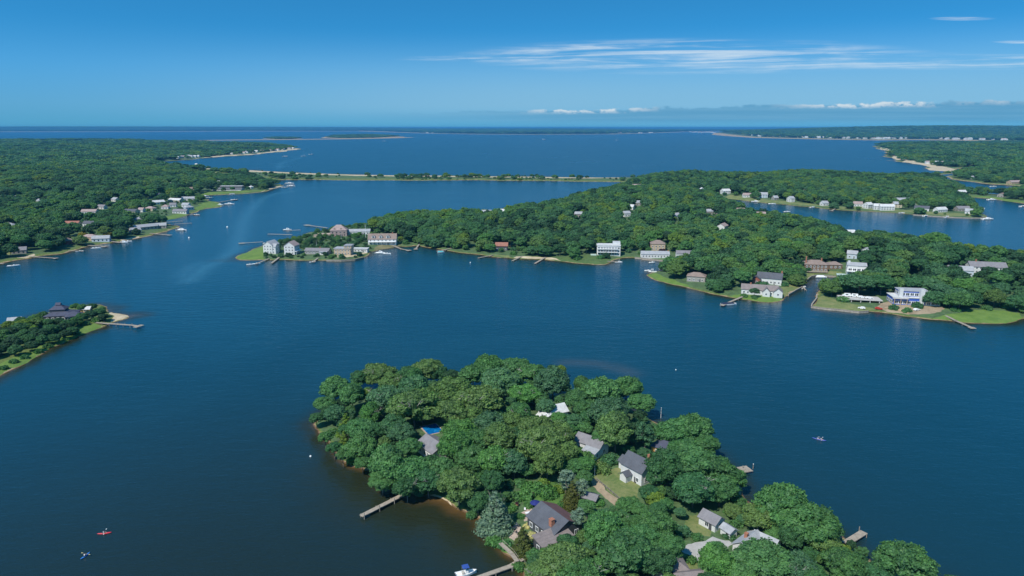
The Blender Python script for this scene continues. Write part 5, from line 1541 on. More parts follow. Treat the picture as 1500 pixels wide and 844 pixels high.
for px, py, L, lb in ((418, 229.5, 24, 'white motorboat crossing the bay behind the spit, nearest of three'), (445, 229, 22, 'white sloop anchored off the spit, middle of three'), (456, 226.5, 22, 'white sloop anchored off the spit, outermost of three'), (905, 205.5, 40, 'lone white sail far out on the bay'), (563, 207, 40, 'white boat off the long sand bar'), (797, 204.5, 40, 'white speck of a boat in the middle of the bay')):
    boat(px, py, 30, L, lb, 'sail' if 'sl' in lb or 'sail' in lb else 'cruiser', name='sailboat' if 'sl' in lb or 'sail' in lb else 'motorboat')


def buoy(px, py, label, r=0.55):
    g = G(px, py, 0)
    root = thing('mooring_buoy', label, 'buoy', (g[0], g[1], 0))
    bm = bmesh.new()
    bmesh.ops.create_uvsphere(bm, u_segments=14, v_segments=9, radius=r)
    me = bpy.data.meshes.new('float_ball'); bm.to_mesh(me); bm.free()
    me.materials.append(MATS['boat'])
    link('float_ball', me, root, (0, 0, r * .35))
    MB().tube((0, 0, r * 1.2), (0, 0, r * 1.9), .05, .05, 6).build('ring_post', MATS['metal'], root)


for a in ((455, 669, 'white mooring buoy off the tip of the near island', .4), (333, 333, 'white mooring buoy mid river, outer one', 1.0), (277, 349, 'white mooring buoy off the wooded cove', 1.0), (689, 385, 'pale mooring buoy off the wooded south shore', .5), (990, 542, 'small white buoy in open water behind the near island', .3)):
    buoy(*a)

# ------------------------------------------------------------------ people in kayaks
def person(label, seat, rz, shirt, reach=0.62):
    """seated paddler: one continuous skinned body, with shirt and hair as children"""
    V = [(0, 0, .10), (0, 0, .30), (.02, 0, .50), (.03, 0, .60), (.05, 0, .74), (.03, .17, .52), (.16, .27, .34), (.38, .30, .44), (.46, .30, .46), (.03, -.17, .52), (.16, -.27, .34), (.38, -.30, .36), (.46, -.30, .37),
         (.10, .10, .06), (.48, .14, .24), (.86, .10, .04), (.95, .10, .10), (.10, -.10, .06), (.48, -.14, .24), (.86, -.10, .04), (.95, -.10, .10)]
    E = [(0, 1), (1, 2), (2, 3), (3, 4), (2, 5), (5, 6), (6, 7), (7, 8), (2, 9), (9, 10), (10, 11), (11, 12), (0, 13), (13, 14), (14, 15), (15, 16), (0, 17), (17, 18), (18, 19), (19, 20)]
    Rr = [.16, .15, .14, .06, .105, .07, .05, .04, .045, .07, .05, .04, .045, .11, .075, .05, .05, .11, .075, .05, .05]
    root = skin('person', V, E, Rr, MATS['skin'], seat, rz)
    tag(root, label, 'person')
    sv, se = V[:3] + [V[5], V[6], V[9], V[10]], [(0, 1), (1, 2), (2, 3), (3, 4), (2, 5), (5, 6)]
    skin('shirt', sv, se, [.18, .17, .16, .09, .066, .09, .066], MATS[shirt], None, 0, root)
    bm = bmesh.new(); bmesh.ops.create_uvsphere(bm, u_segments=14, v_segments=10, radius=.118)
    for v in bm.verts:
        if v.co.z < -.02 and v.co.x > -.02: v.co *= .8
    me = bpy.data.meshes.new('hair'); bm.to_mesh(me); bm.free(); me.materials.append(MATS['hair'])
    link('hair', me, root, (.025, 0, .775))
    nose = MB().tube((.15, 0, .75), (.175, 0, .72), .018, .022, 6).build('nose', MATS['skin'], root)
    return root


def skin(name, V, E, Rr, m, loc=None, rz=0, parent=None):
    me = bpy.data.meshes.new(name)
    me.from_pydata(V, E, [])
    o = link(name, me, parent, loc, rz)
    o.modifiers.new('skin', 'SKIN').use_smooth_shade = True
    for sv, r in zip(me.skin_vertices[0].data, Rr): sv.radius = (r, r)
    me.skin_vertices[0].data[0].use_root = True
    o.modifiers.new('sub', 'SUBSURF').levels = 2
    o.modifiers['sub'].render_levels = 2
    dg = bpy.context.evaluated_depsgraph_get()
    out = bpy.data.meshes.new_from_object(o.evaluated_get(dg))
    out.materials.clear(); out.materials.append(m)
    o.modifiers.clear()
    o.data = out
    return o


def kayak(px, py, head, L, m, klabel, plabel, dlabel, shirt, blade, seats=(-.25,), tilt=0.12):
    g = G(px, py, .2)
    a = R(head)
    root = thing('kayak', klabel, 'kayak', (g[0], g[1], 0), a)
    mb = MB()
    n, k = 13, 8
    vs = []
    for i in range(n):
        t = i / (n - 1)
        s = math.sin(PI * (0.04 + .92 * t)) ** 0.75
        z = .14 + .14 * abs(2 * t - 1) ** 2.5
        for j in range(k):
            q = 2 * PI * j / k
            vs.append((-L / 2 + L * t, math.cos(q) * .37 * s, z + math.sin(q) * (.17 if math.sin(q) > 0 else .24) * (s ** .5)))
    fs = [(i * k + j, i * k + (j + 1) % k, (i + 1) * k + (j + 1) % k, (i + 1) * k + j) for i in range(n - 1) for j in range(k)]
    mb.add(vs, fs + [tuple(range(k)), tuple((n - 1) * k + j for j in range(k))])
    mb.build('hull', MATS[m], root, smooth=True)
    for s in seats:
        c = MB()
        q = [(s + math.cos(w) * .48, math.sin(w) * .25) for w in [2 * PI * i / 16 for i in range(16)]]
        c.prism(q, .30, .335)
        c.build('cockpit_rim', MATS['motor'], root)
    for i, s in enumerate(seats):
        x, y = g[0] + math.cos(a) * s, g[1] + math.sin(a) * s
        person(plabel[i], (x, y, .26), a, shirt[i])
        pr = thing('paddle', dlabel[i], 'paddle', (x + math.cos(a) * .46, y + math.sin(a) * .46, .26 + .43), a)
        e = tilt * (1 if i % 2 == 0 else -1)
        MB().tube((0, -1.0, -e), (0, 1.0, e), .02, .02, 6).build('shaft', MATS['motor'], pr)
        for sg in (-1, 1):
            MB().prism([(-.11, sg * .95), (.11, sg * .95), (.13, sg * 1.2), (.08, sg * 1.42), (-.08, sg * 1.42), (-.13, sg * 1.2)], e * sg - .012, e * sg + .016).build('blade', MATS[blade], pr)
    return root


kayak(153, 781, 12, 4.0, 'red_plastic', 'red kayak on dark open water', ['person in pale shirt paddling the red kayak'], ['white bladed paddle held across the red kayak'], ['shirt'], 'trim')
kayak(125, 814, 80, 3.4, 'blue_plastic', 'blue kayak seen end on near the bottom corner', ['person in white and blue shirt paddling the blue kayak'], ['yellow bladed paddle spread across the blue kayak'], ['shirt'], 'yellow_blade')
kayak(1200, 643.5, -33, 5.2, 'navy_plastic', 'navy tandem kayak off the east side of the island', ['bow paddler in pale shirt in the navy tandem kayak', 'stern paddler in blue and white in the navy tandem kayak'], ['paddle held by the bow paddler of the tandem kayak', 'paddle held by the stern paddler of the tandem kayak'], ['shirt', 'shirtblue'], 'trim', seats=(.6, -.8))

# ------------------------------------------------------------------ small things on land
def at(px, py, up=0.0):
    return P3(px, py, up)


p = at(633, 629)
pool = thing('swimming_pool', 'bright blue swimming pool in a gap among the oaks', 'pool', (p.x, p.y, p.z), R(28))
MB().box(-3.6, 3.6, -4.6, 4.6, -.4, .14).build('surround', MATS['stone'], pool)
MB().box(-3.1, 3.1, -4.1, 4.1, .145, .17).build('water_surface', MATS['pool'], pool)
CLEAR.append((p.x, p.y, 5.5, 6, R(28), 12))


def umbrella(px, py, label):
    p = at(px, py)
    r_ = thing('patio_umbrella', label, 'umbrella', p)
    MB().tube((0, 0, 0), (0, 0, 2.7), .035, .03, 8).build('pole', MATS['metal'], r_)
    m = MB()
    vs = [(0, 0, 2.75)] + [(math.cos(i * PI / 4) * 1.75, math.sin(i * PI / 4) * 1.75, 2.1 - (.06 if i % 2 else 0)) for i in range(8)]
    vs += [(0, 0, 2.71)] + [(x * .99, y * .99, z - .05) for x, y, z in vs[1:9]]
    fs = [(0, 1 + i, 1 + (i + 1) % 8) for i in range(8)] + [(9, 10 + (i + 1) % 8, 10 + i) for i in range(8)] + [(1 + i, 10 + i, 10 + (i + 1) % 8, 1 + (i + 1) % 8) for i in range(8)]
    m.add(vs, fs)
    m.build('canopy', MATS['umbrella'], r_)
    MB().tube((0, 0, 0), (0, 0, .1), .3, .28, 12).build('base', MATS['concrete'], r_)


def table(px, py, label, top='trim', w=1.6, d=.95):
    p = at(px, py)
    r_ = thing('patio_table', label, 'table', p, R(20))
    MB().box(-w / 2, w / 2, -d / 2, d / 2, .70, .75).build('tabletop', MATS[top], r_)
    for sx in (-1, 1):
        for sy in (-1, 1): MB().box(sx * w * .42 - .03, sx * w * .42 + .03, sy * d * .4 - .03, sy * d * .4 + .03, 0, .697).build('leg', MATS['metal'], r_)


def chair(px, py, head, label, m='motor'):
    p = at(px, py)
    r_ = thing('patio_chair', label, 'chair', p, R(head))
    MB().box(-.27, .27, -.27, .27, .40, .46).build('seat', MATS[m], r_)
    MB().box(-.27, .27, .24, .30, .463, 1.0).build('backrest', MATS[m], r_)
    for sx in (-1, 1):
        for sy in (-1, 1): MB().box(sx * .23 - .02, sx * .23 + .02, sy * .23 - .02, sy * .23 + .02, 0, .397).build('leg', MATS['metal'], r_)


umbrella(784, 745, 'navy blue patio umbrella beside the charcoal roofed house')
table(773, 754, 'white table on the upper patio next to the navy umbrella')
table(753, 775, 'dark table on the lower stone patio', 'motor', 1.3, 1.0)
for a in ((749, 770, 20, 'dark chair on the lower patio, uphill of the table'), (747, 776, 100, 'dark chair on the lower patio, on the water side'), (756, 781, 200, 'dark chair on the lower patio, downhill of the table'), (759, 772, 290, 'dark chair on the lower patio, on the house side')):
    chair(*a)
chair(778, 758, 160, 'white chair on the upper patio below the table', 'trim')
chair(769, 748, 10, 'white tall backed chair on the upper patio above the table', 'trim')


def pot(px, py, label):
    p = at(px, py)
    r_ = thing('planter', label, 'planter', p)
    MB().tube((0, 0, 0), (0, 0, .8), .45, .65, 12).build('pot', MATS['terracotta'], r_)
    c = link('plant', SHRUB[0], r_, (0, 0, 1.1), 0, .6)
    c.color = (*TONE['plum'], 1)


pot(780, 728, 'terracotta planter with dark plant in the green garden'); pot(764, 728, 'terracotta planter near the garden edge'); pot(757, 742, 'terracotta planter above the upper patio')


def van(px, py, head, label, body='boat', L=5.2, name='parked_van', cat='van', H=2.2):
    p = at(px, py)
    r_ = thing(name, label, cat, p, R(head))
    W2 = .98
    prof = [(-L / 2, .35), (L / 2, .35), (L / 2, .95), (L / 2 - .9, 1.15), (L / 2 - 1.5, H), (-L / 2, H)] if name == 'parked_van' else [(-L / 2, .35), (L / 2, .35), (L / 2, .85), (L / 2 - 1.2, .98), (L / 2 - 1.9, H), (-L / 2 + .8, H), (-L / 2, .98)]
    n = len(prof)
    vs = [(x, -W2, z) for x, z in prof] + [(x, W2, z) for x, z in prof]
    MB().add(vs, [tuple(range(n)), tuple(range(2 * n - 1, n - 1, -1))] + [(i, n + i, n + (i + 1) % n, (i + 1) % n) for i in range(n)]).build('body', MATS[body], r_)
    MB().box(-L * .2, L * .12, -W2 - .015, W2 + .015, 1.15, H - .3).build('side_window', MATS['glass'], r_)
    for sx in (-.31, .31):
        for sy in (-1, 1):
            MB().tube((L * sx, sy * (W2 - .2), .36), (L * sx, sy * (W2 + .04), .36), .36, .36, 12).build('wheel', MATS['tyre'], r_)


# the parking deck and its vehicles by the unfinished house
p = at(1260, 440.5)
pd = thing('parking_deck', 'flat grey concrete deck beside the unfinished blue house', 'deck', (p.x, p.y, p.z), R(-12))
MB().box(-14, 13, -5.5, 6.5, 1.5, 1.9).build('slab', MATS['concrete'], pd)
MB().box(-14, 13, 4, 6.4, -.5, 1.497).build('back_wall', MATS['greywall'], pd)
for x in (-13, -7, -1, 5, 11): MB().box(x - .25, x + .25, -5.2, -4.7, -.5, 1.497).build('column', MATS['concrete'], pd)
CLEAR.append((p.x, p.y, 19, 8, R(-12), 60))
for (px, py, hd, lb, b, nm) in ((1239, 438.2, 165, 'white van at the far end of the concrete deck', 'boat', 'parked_van'), (1250, 438.6, 160, 'white van second on the concrete deck', 'boat', 'parked_van'), (1262, 440.4, -12, 'white car parked mid deck', 'boat', 'parked_car'), (1273, 441.6, -12, 'white car parked nearest the blue house', 'boat', 'parked_car')):
    van(px, py, hd, lb, b, 5.2 if nm == 'parked_van' else 4.5, nm, 'van' if nm == 'parked_van' else 'car', 2.2 if nm == 'parked_van' else 1.5)
    o = [k for k in C.objects if k.get('label') == lb][0]
    o.location.z = p.z + 1.905
for (px, py, hd, lb, b) in ((1287, 453.5, -20, 'red car on the bare dirt below the blue house', 'carred'), (1262, 452.5, 150, 'white car on the grass below the concrete deck', 'boat'), (1343, 455, 20, 'white car on the dirt east of the blue house', 'boat')):
    van(px, py, hd, lb, b, 4.5, 'parked_car', 'car', 1.5)


def lumber(px, py, head, label, m='lumber', w=4.0, d=1.2, h=.9):
    p = at(px, py)
    r_ = thing('lumber_pile', label, 'building material', p, R(head))
    for i in range(4):
        MB().box(-w / 2 + .1 * (i % 2), w / 2 - .07 * i, -d / 2 + .06 * i, d / 2 - .05 * i, h * i / 4 + .004, h * (i + 1) / 4).build('board_layer', MATS[m], r_)


lumber(1300, 452, 10, 'stack of raw lumber on the dirt, near the red car'); lumber(1318, 455, -20, 'stack of raw lumber under the stair tower'); lumber(1352, 447, 30, 'long lumber stack behind the cream wing', w=6); lumber(1366, 442, 0, 'orange tinted lumber stack behind the unfinished house', m='orange', w=5); lumber(1332, 458.5, 15, 'low pallet pile at the shore bank', w=3, h=.5)


def pole(px, py, hgt, label, name='flagpole', cat='pole', arm=False):
    p = at(px, py)
    r_ = thing(name, label, cat, p)
    MB().tube((0, 0, -.5), (0, 0, hgt), .12 if hgt < 14 else .2, .06 if hgt < 14 else .14, 7).build('shaft', MATS['trim'] if not arm else MATS['pile'], r_)
    if arm: MB().box(-1.1, 1.1, -.06, .06, hgt - .8, hgt - .65).build('crossarm', MATS['pile'], r_)
    else: MB().tube((0, 0, hgt), (0, 0, hgt + .25), .12, .02, 7).build('finial', MATS['trim'], r_)


pole(536, 352, 17, 'white flagpole by the large porch house'); pole(500, 352, 10, 'white flagpole in front of the cedar house'); pole(464, 366, 9, 'white flagpole behind the long bungalow'); pole(943, 366, 9, 'white pole rising behind the long pale roofed house')
pole(1362, 436, 11, 'pale utility pole behind the unfinished house', 'utility_pole', 'pole', True); pole(1383, 436, 9, 'second utility pole in the trees east of the unfinished house', 'utility_pole', 'pole', True)
for i, (px, py) in enumerate(((592, 258.3), (705, 260), (735, 260.6), (768, 261), (929, 262.5), (641, 259.3), (798, 261.5), (944, 262))):
    pole(px, py, 13, 'light pole in the line along the causeway road', 'street_light', 'pole', True)
    [k for k in C.objects if k.get('label') == 'light pole in the line along the causeway road'][-1]['group'] = 'light poles along the causeway road'
pole(871, 697, 4, 'white post at the top of the lawn path'); pole(968, 612, 4.5, 'grey mast at the shore between two oaks'); pole(60, 505, 2.2, 'white marker post on the islet marsh edge', 'marker_post', 'post')
# split-rail fence along the lawn path
g0 = [at(*q) for q in ((873, 703), (893, 720), (912, 737))]
fr = thing('rail_fence', 'low wooden rail fence along the lawn path', 'fence', g0[0])
for a, b in zip(g0[:-1], g0[1:]):
    for z in (.45, .85): MB().beam(a - g0[0] + Vector((0, 0, z)), b - g0[0] + Vector((0, 0, z)), .08, .1).build('rail', MATS['pile'], fr)
    for t in (0, .25, .5, .75): 
        q = a + (b - a) * t - g0[0]
        MB().box(q.x - .08, q.x + .08, q.y - .08, q.y + .08, q.z - .3, q.z + 1.05).build('post', MATS['pile'], fr)

# ------------------------------------------------------------------ islet trees and shrubs
ISLET = '''
10 488 12 dark|30 482 12 deep|-8 500 12 dark|18 502 12 dark|40 497 11 deep|58 490 12 dark|75 483 12 deep|92 480 11 dark|62 497 9 deep|45 506 9 dark|22 512 10 deep|100 474 9 deep|112 470 9 mid|106 484 8 deep
120 464 8 deep|133 461 9 dark|145 458 9 deep|151 464 7 dark|80 495 9 deep|95 489 8 dark|48 470 10 mid|62 462 8 deep|120 450 7 mid|135 449 7 deep|110 449 6 mid|150 452 5 mid|30 470 8 deep|70 472 8 mid|86 470 7 dark|-20 515 14 dark|-15 485 12 deep
12 476 9 yellow|36 475 11 yellow|46 482 8 yellow|22 487 7 deep|0 512 9 dark|85 463 4 mid
'''
for row in ISLET.strip().split('\n'):
    for it in row.split('|'):
        a = it.split()
        tree_px(float(a[0]), float(a[1]), float(a[2]), a[3], zc=2.0 + float(a[2]) * .16, region='islet', vs=.9)
for a in ((20, 530, 6, 'mid'), (140, 470, 6, 'bright'), (125, 475, 6, 'mid'), (108, 489, 6, 'mid'), (70, 508, 6, 'mid'), (55, 516, 6, 'bright'), (35, 524, 6, 'mid'), (150, 468, 5, 'mid'), (95, 497, 5, 'bright'), (5, 540, 6, 'mid')):
    tree_px(a[0], a[1], a[2], a[3], 'shrub', region='islet')

# ------------------------------------------------------------------ woods on every other shore
rng = np.random.default_rng(11)
SPARSE = [[(330, 390), (392, 386), (545, 384), (560, 368), (600, 364), (600, 356), (575, 352), (545, 349), (540, 328), (470, 333), (380, 350)]]
SPARSE = [np.array([G(*p) for p in s]) for s in SPARSE]


def woods(name, base=6.8, grow=140.0, edge=None, dens=1.0, zs=1.0, rscale=1.0, only=None):
    L = LANDS[name]
    loop = L['loop']
    d = np.hypot(loop[:, 0], loop[:, 1])
    ang = np.arctan2(loop[:, 0], loop[:, 1])
    a0, a1 = max(ang.min(), -0.80), min(ang.max(), 0.80)
    r, out = d.min(), []
    while r < d.max():
        sp = max(base, r / grow)
        n = int((a1 - a0) * r / sp)
        if n > 0:
            t = a0 + (np.arange(n) + rng.uniform(-.42, .42, n) + rng.random()) * sp / r
            rr = r + rng.uniform(-.42, .42, n) * sp
            out.append(np.stack((rr * np.sin(t), rr * np.cos(t), np.full(n, sp)), 1))
        r += sp * 0.92
    P = np.concatenate(out)
    px, py, dep = project(P[:, 0], P[:, 1], 6.0)
    P = P[(px > -260) & (px < 1760) & (py < 900)]
    sd = sdf(P[:, :2], loop)
    e = edge if edge is not None else max(L['marsh'] * 0.8, 1.5)
    keep = sd > e * rng.uniform(0.8, 1.5, len(P)) + P[:, 2] * .25
    P, sd = P[keep], sd[keep]
    keep = rng.random(len(P)) < dens
    low = np.zeros(len(P), bool)
    if only is not None: keep &= sdf(P[:, :2], only) > 0
    for zn, zl in L.get('zl', []):
        keep &= ~((sdf(P[:, :2], zl) > -P[:, 2] * .2)) | ((rng.random(len(P)) < .16) & (zn in ('lawn', 'reed')) & (name != 'near_island'))
    for h in CLEAR:
        dx, dy = P[:, 0] - h[0], P[:, 1] - h[1]
        D = math.hypot(h[0], h[1])
        if not (loop[:, 0].min() - 100 < h[0] < loop[:, 0].max() + 100): continue
        c, s = math.cos(h[4]), math.sin(h[4])
        u, v = dx * c + dy * s, -dx * s + dy * c
        pad = np.minimum(P[:, 2] * .34, 6.0)
        keep &= ~((np.abs(u) < h[2] + pad) & (np.abs(v) < h[3] + pad))
        cx_, cy_ = -h[0] / D, -h[1] / D
        al, la = dx * cx_ + dy * cy_, np.abs(-dx * cy_ + dy * cx_)
        cor = (al > 0) & (al < h[5] * 1.15) & (la < max(h[2], h[3]) * .85 + pad * .45)
        low |= cor & (al > min(h[2], h[3]) + 3)
        keep &= ~(cor & ((rng.random(len(P)) < .5) | (al <= min(h[2], h[3]) + 3)))
    small = np.zeros(len(P), bool)
    for s in SPARSE: small |= sdf(P[:, :2], s) > 0
    keep &= ~(small & (rng.random(len(P)) > (0.6 if only is not None else 0.25)))
    small |= low
    if name in ('mainland', 'wooded_peninsula', 'eastern_shore'):
        cl = np.sin(P[:, 0] / 37.0 + 1.9 * np.sin(P[:, 1] / 61.0)) * np.sin(P[:, 1] / 49.0 + 1.6 * np.sin(P[:, 0] / 71.0))
        small |= cl > .80
        keep &= ~((cl > .80) & (rng.random(len(P)) < .35))
    if name == 'causeway':
        cl = np.sin(P[:, 0] / 47.0) + np.sin(P[:, 0] / 19.0 + 1.0) + np.sin(P[:, 0] / 131.0 + 2)
        keep &= cl > rng.uniform(-2.2, 1.8, len(P))
        small |= rng.random(len(P)) < .6
    P, small = P[keep], small[keep]
    z = z_at(P[:, 0], P[:, 1])
    under = rng.random(len(P)) < .3
    sd = sdf(P[:, :2], loop)
    rad = P[:, 2] * 0.66 * np.where(under, rng.uniform(.42, .75, len(P)), rng.uniform(0.85, 1.32, len(P))) * rscale
    rad = np.where(small, rad * rng.uniform(.3, .62, len(P)), rad)
    lf = np.sin(P[:, 0] / 41.0 + 1.3 * np.sin(P[:, 1] / 57.0)) * np.sin(P[:, 1] / 67.0 + 1.1 * np.sin(P[:, 0] / 83.0))
    rad = rad * (1 + .16 * lf)
    vr = np.minimum(rad * .86, 6.6) * zs
    zc = np.where(small, vr * .9, 2.2 + vr * 0.95 + rng.uniform(-1.2, 1.8, len(P)) + 1.6 * lf + (2.2 * np.sin(P[:, 1] / 95.0 + 1.5 * np.sin(P[:, 0] / 140.0)) if name in ('mainland', 'eastern_shore') else 0)) * zs
    lowk = np.where(under, .5, np.clip(.42 + .58 * (sd - 5) / 22.0, .42, 1)) if name != 'near_island' else 1.0
    zc = np.maximum(zc * lowk, vr * .42)
    return np.stack((P[:, 0], P[:, 1], z, rad, vr, zc), 1)


W_ = [woods('wooded_peninsula', base=10.5, edge=1.2), woods('wooded_islet', base=4.6, edge=17, rscale=.95, zs=.8), woods('wooded_peninsula', base=5.2, edge=4, only=SPARSE[0], rscale=1.5), woods('mainland', base=11.5, edge=7, grow=105), woods('eastern_shore', edge=14), woods('inlet_strip', edge=4, dens=.7),
      woods('causeway', base=5.0, edge=4, dens=0.55, zs=.75, rscale=.9), woods('inlet_bar', base=7, edge=3, dens=.5, zs=.6, rscale=.7), woods('bay_islet', grow=170, edge=10), woods('long_islet', grow=170, edge=60),
      woods('far_east_shore', grow=170, edge=150, zs=1.6), woods('far_middle_shore', grow=170, edge=200, zs=2.2), woods('far_west_shore', grow=170, edge=200, zs=2.2)]
FILL = woods('near_island', base=5.6, edge=1.6, rscale=.9)
for q in ALLTREES:                     # understory only where the island's own trees leave room
    if q['region'] == 'near':
        FILL = FILL[np.hypot(FILL[:, 0] - q['x'], FILL[:, 1] - q['y']) > q['rad'] * .55 + 0.8]
FILL[:, 3:] *= (.85, .85, .62)
T_ = np.concatenate(W_ + [FILL])

# which of them show largest: a coarse visibility count from near to far
px, py, dep = project(T_[:, 0], T_[:, 1], T_[:, 2] + T_[:, 5])
prx, pry = T_[:, 3] / dep * FPX, T_[:, 4] / dep * FPX
occ = np.zeros((844 // 2 + 1, 1500 // 2 + 1), bool)
vis = np.zeros(len(T_))
for i in np.argsort(dep):
    x0, x1 = int(max(0, (px[i] - prx[i]) / 2)), int(min(750, (px[i] + prx[i]) / 2)) + 1
    y0, y1 = int(max(0, (py[i] - pry[i]) / 2)), int(min(421, (py[i] + pry[i]) / 2)) + 1
    if x1 <= x0 or y1 <= y0: continue
    w = occ[y0:y1, x0:x1]
    vis[i] = (~w).sum() if w.size else 0
    occ[y0:y1, x0:x1] = True
nb = sum(1 for q in ALLTREES if q['kind'] == 'broad')
take = np.argsort(-vis)[:max(0, 286 - nb)]
TW = ['deep'] * 4 + ['mid'] * 6 + ['blue'] * 3 + ['olive'] * 3 + ['bright']
for i in take:
    q = T_[i]
    add_tree(q[0], q[1], q[2] - .1, q[3], q[5], 'broad', rt.choice(TW), q[4] / q[3], 'near' if i >= len(T_) - len(FILL) else ('islet' if len(W_[0]) <= i < len(W_[0]) + len(W_[1]) else 'far'))
# odd trees the photograph singles out
for a in ((476, 640, 10, 'mid'), (489, 655, 11, 'deep'), (502, 666, 10, 'mid'), (1368, 437, 16, 'deep'), (1392, 440, 14, 'mid'), (1415, 437, 15, 'deep'), (1331, 437, 6, 'deep'), (121, 344, 6, 'gold'), (159, 343, 7, 'gold'), (139, 322, 8, 'bright'), (1370, 352, 18, 'bright'), (1018, 349, 6, 'yellow'), (1105, 427, 7, 'blue'), (1120, 333, 8, 'yellow'), (15, 362, 5, 'plum'), (970, 369, 6, 'plum'), (626, 343, 8, 'olive'), (587, 349, 4, 'yellow')):
    tree_px(a[0], a[1], a[2], a[3], zc=5.0 if a[2] > 6 else 3.5, region='far')
for a in ((1215, 427, 9, 'mid'), (1234, 440, 8, 'mid'), (1180, 397, 8, 'deep'), (1272, 420, 9, 'mid'), (1255, 418, 8, 'bright'), (1285, 424, 8, 'mid'), (1310, 452, 7, 'deep'), (1328, 456, 7, 'mid'), (1345, 449, 8, 'deep'), (1160, 411, 7, 'deep'), (1170, 412, 7, 'deep'), (1150, 418, 6, 'deep'),
          (1090, 434, 5, 'mid'), (1105, 437, 4, 'mid'), (880, 378, 5, 'mid'), (845, 380, 5, 'mid'), (1445, 452, 7, 'mid'), (1475, 450, 8, 'mid'), (1400, 455, 6, 'mid'), (752, 372, 5, 'bright'), (682, 365, 4, 'yellow')):
    tree_px(a[0], a[1], a[2], a[3], 'shrub', region='far')
rest = np.setdiff1d(np.arange(len(T_)), take)


def forest_object():
    pc = bpy.data.collections.new('forest_crowns')
    for i in range(9):
        me = crown_mesh('forest_crown', 500 + i, 72 if i < 5 else 15, 3600 if i < 5 else 330, 0.058 if i < 5 else 0.14, 'broad', 'leaf_forest')
        pc.objects.link(bpy.data.objects.new('forest_crown_%02d' % i, me))
    Q = T_[rest]
    d = np.hypot(Q[:, 0], Q[:, 1])
    me = bpy.data.meshes.new('forest')
    me.from_pydata([(a, b, c) for a, b, c in zip(Q[:, 0], Q[:, 1], Q[:, 2] + Q[:, 5])], [], [])
    n = len(Q)
    sc = np.stack((Q[:, 3] * rng.uniform(.93, 1.07, n), Q[:, 3] * rng.uniform(.93, 1.07, n), Q[:, 4] / .86), 1)
    a = me.attributes.new('size', 'FLOAT_VECTOR', 'POINT'); a.data.foreach_set('vector', sc.ravel())
    rot = np.zeros((n, 3)); rot[:, 2] = rng.uniform(0, 6.283, n)
    a = me.attributes.new('turn', 'FLOAT_VECTOR', 'POINT'); a.data.foreach_set('vector', rot.ravel())
    ix = np.where(d < 2300, rng.integers(0, 5, n), rng.integers(5, 9, n))
    tn = np.sin(Q[:, 0] / 63.0 + 1.7 * np.sin(Q[:, 1] / 91.0)) * np.sin(Q[:, 1] / 71.0 + 1.2 * np.sin(Q[:, 0] / 117.0))
    tone = np.clip(rng.normal(.53, .23, n) + .20 * tn, 0, 1)
    a = me.attributes.new('tone', 'FLOAT', 'POINT'); a.data.foreach_set('value', tone)
    a = me.attributes.new('which', 'INT', 'POINT'); a.data.foreach_set('value', ix.astype(np.int32))
    o = link('forest', me)
    tag(o, 'dense green woods covering the shores round the bay', None, None, 'stuff')
    ng = bpy.data.node_groups.new('forest_scatter', 'GeometryNodeTree')
    ng.interface.new_socket('Geometry', in_out='INPUT', socket_type='NodeSocketGeometry')
    ng.interface.new_socket('Geometry', in_out='OUTPUT', socket_type='NodeSocketGeometry')
    N, K = ng.nodes, ng.links
    gi, go = N.new('NodeGroupInput'), N.new('NodeGroupOutput')
    ci = N.new('GeometryNodeCollectionInfo')
    ci.inputs['Collection'].default_value = pc
    ci.inputs['Separate Children'].default_value = True
    ci.inputs['Reset Children'].default_value = True
    ip = N.new('GeometryNodeInstanceOnPoints')
    ip.inputs['Pick Instance'].default_value = True

    def na(nm, ty):
        k = N.new('GeometryNodeInputNamedAttribute'); k.data_type = ty; k.inputs['Name'].default_value = nm
        return [s for s in k.outputs if s.name == 'Attribute' and s.enabled][0]
    K.new(gi.outputs[0], ip.inputs['Points'])
    K.new(ci.outputs[0], ip.inputs['Instance'])
    K.new(na('which', 'INT'), ip.inputs['Instance Index'])
    K.new(na('turn', 'FLOAT_VECTOR'), ip.inputs['Rotation'])
    K.new(na('size', 'FLOAT_VECTOR'), ip.inputs['Scale'])
    K.new(ip.outputs[0], go.inputs[0])
    md = o.modifiers.new('scatter', 'NODES')
    md.node_group = ng
    print('forest trees', n, 'individual', len(ALLTREES), 'broad', sum(1 for q in ALLTREES if q['kind'] == 'broad'))


forest_object()

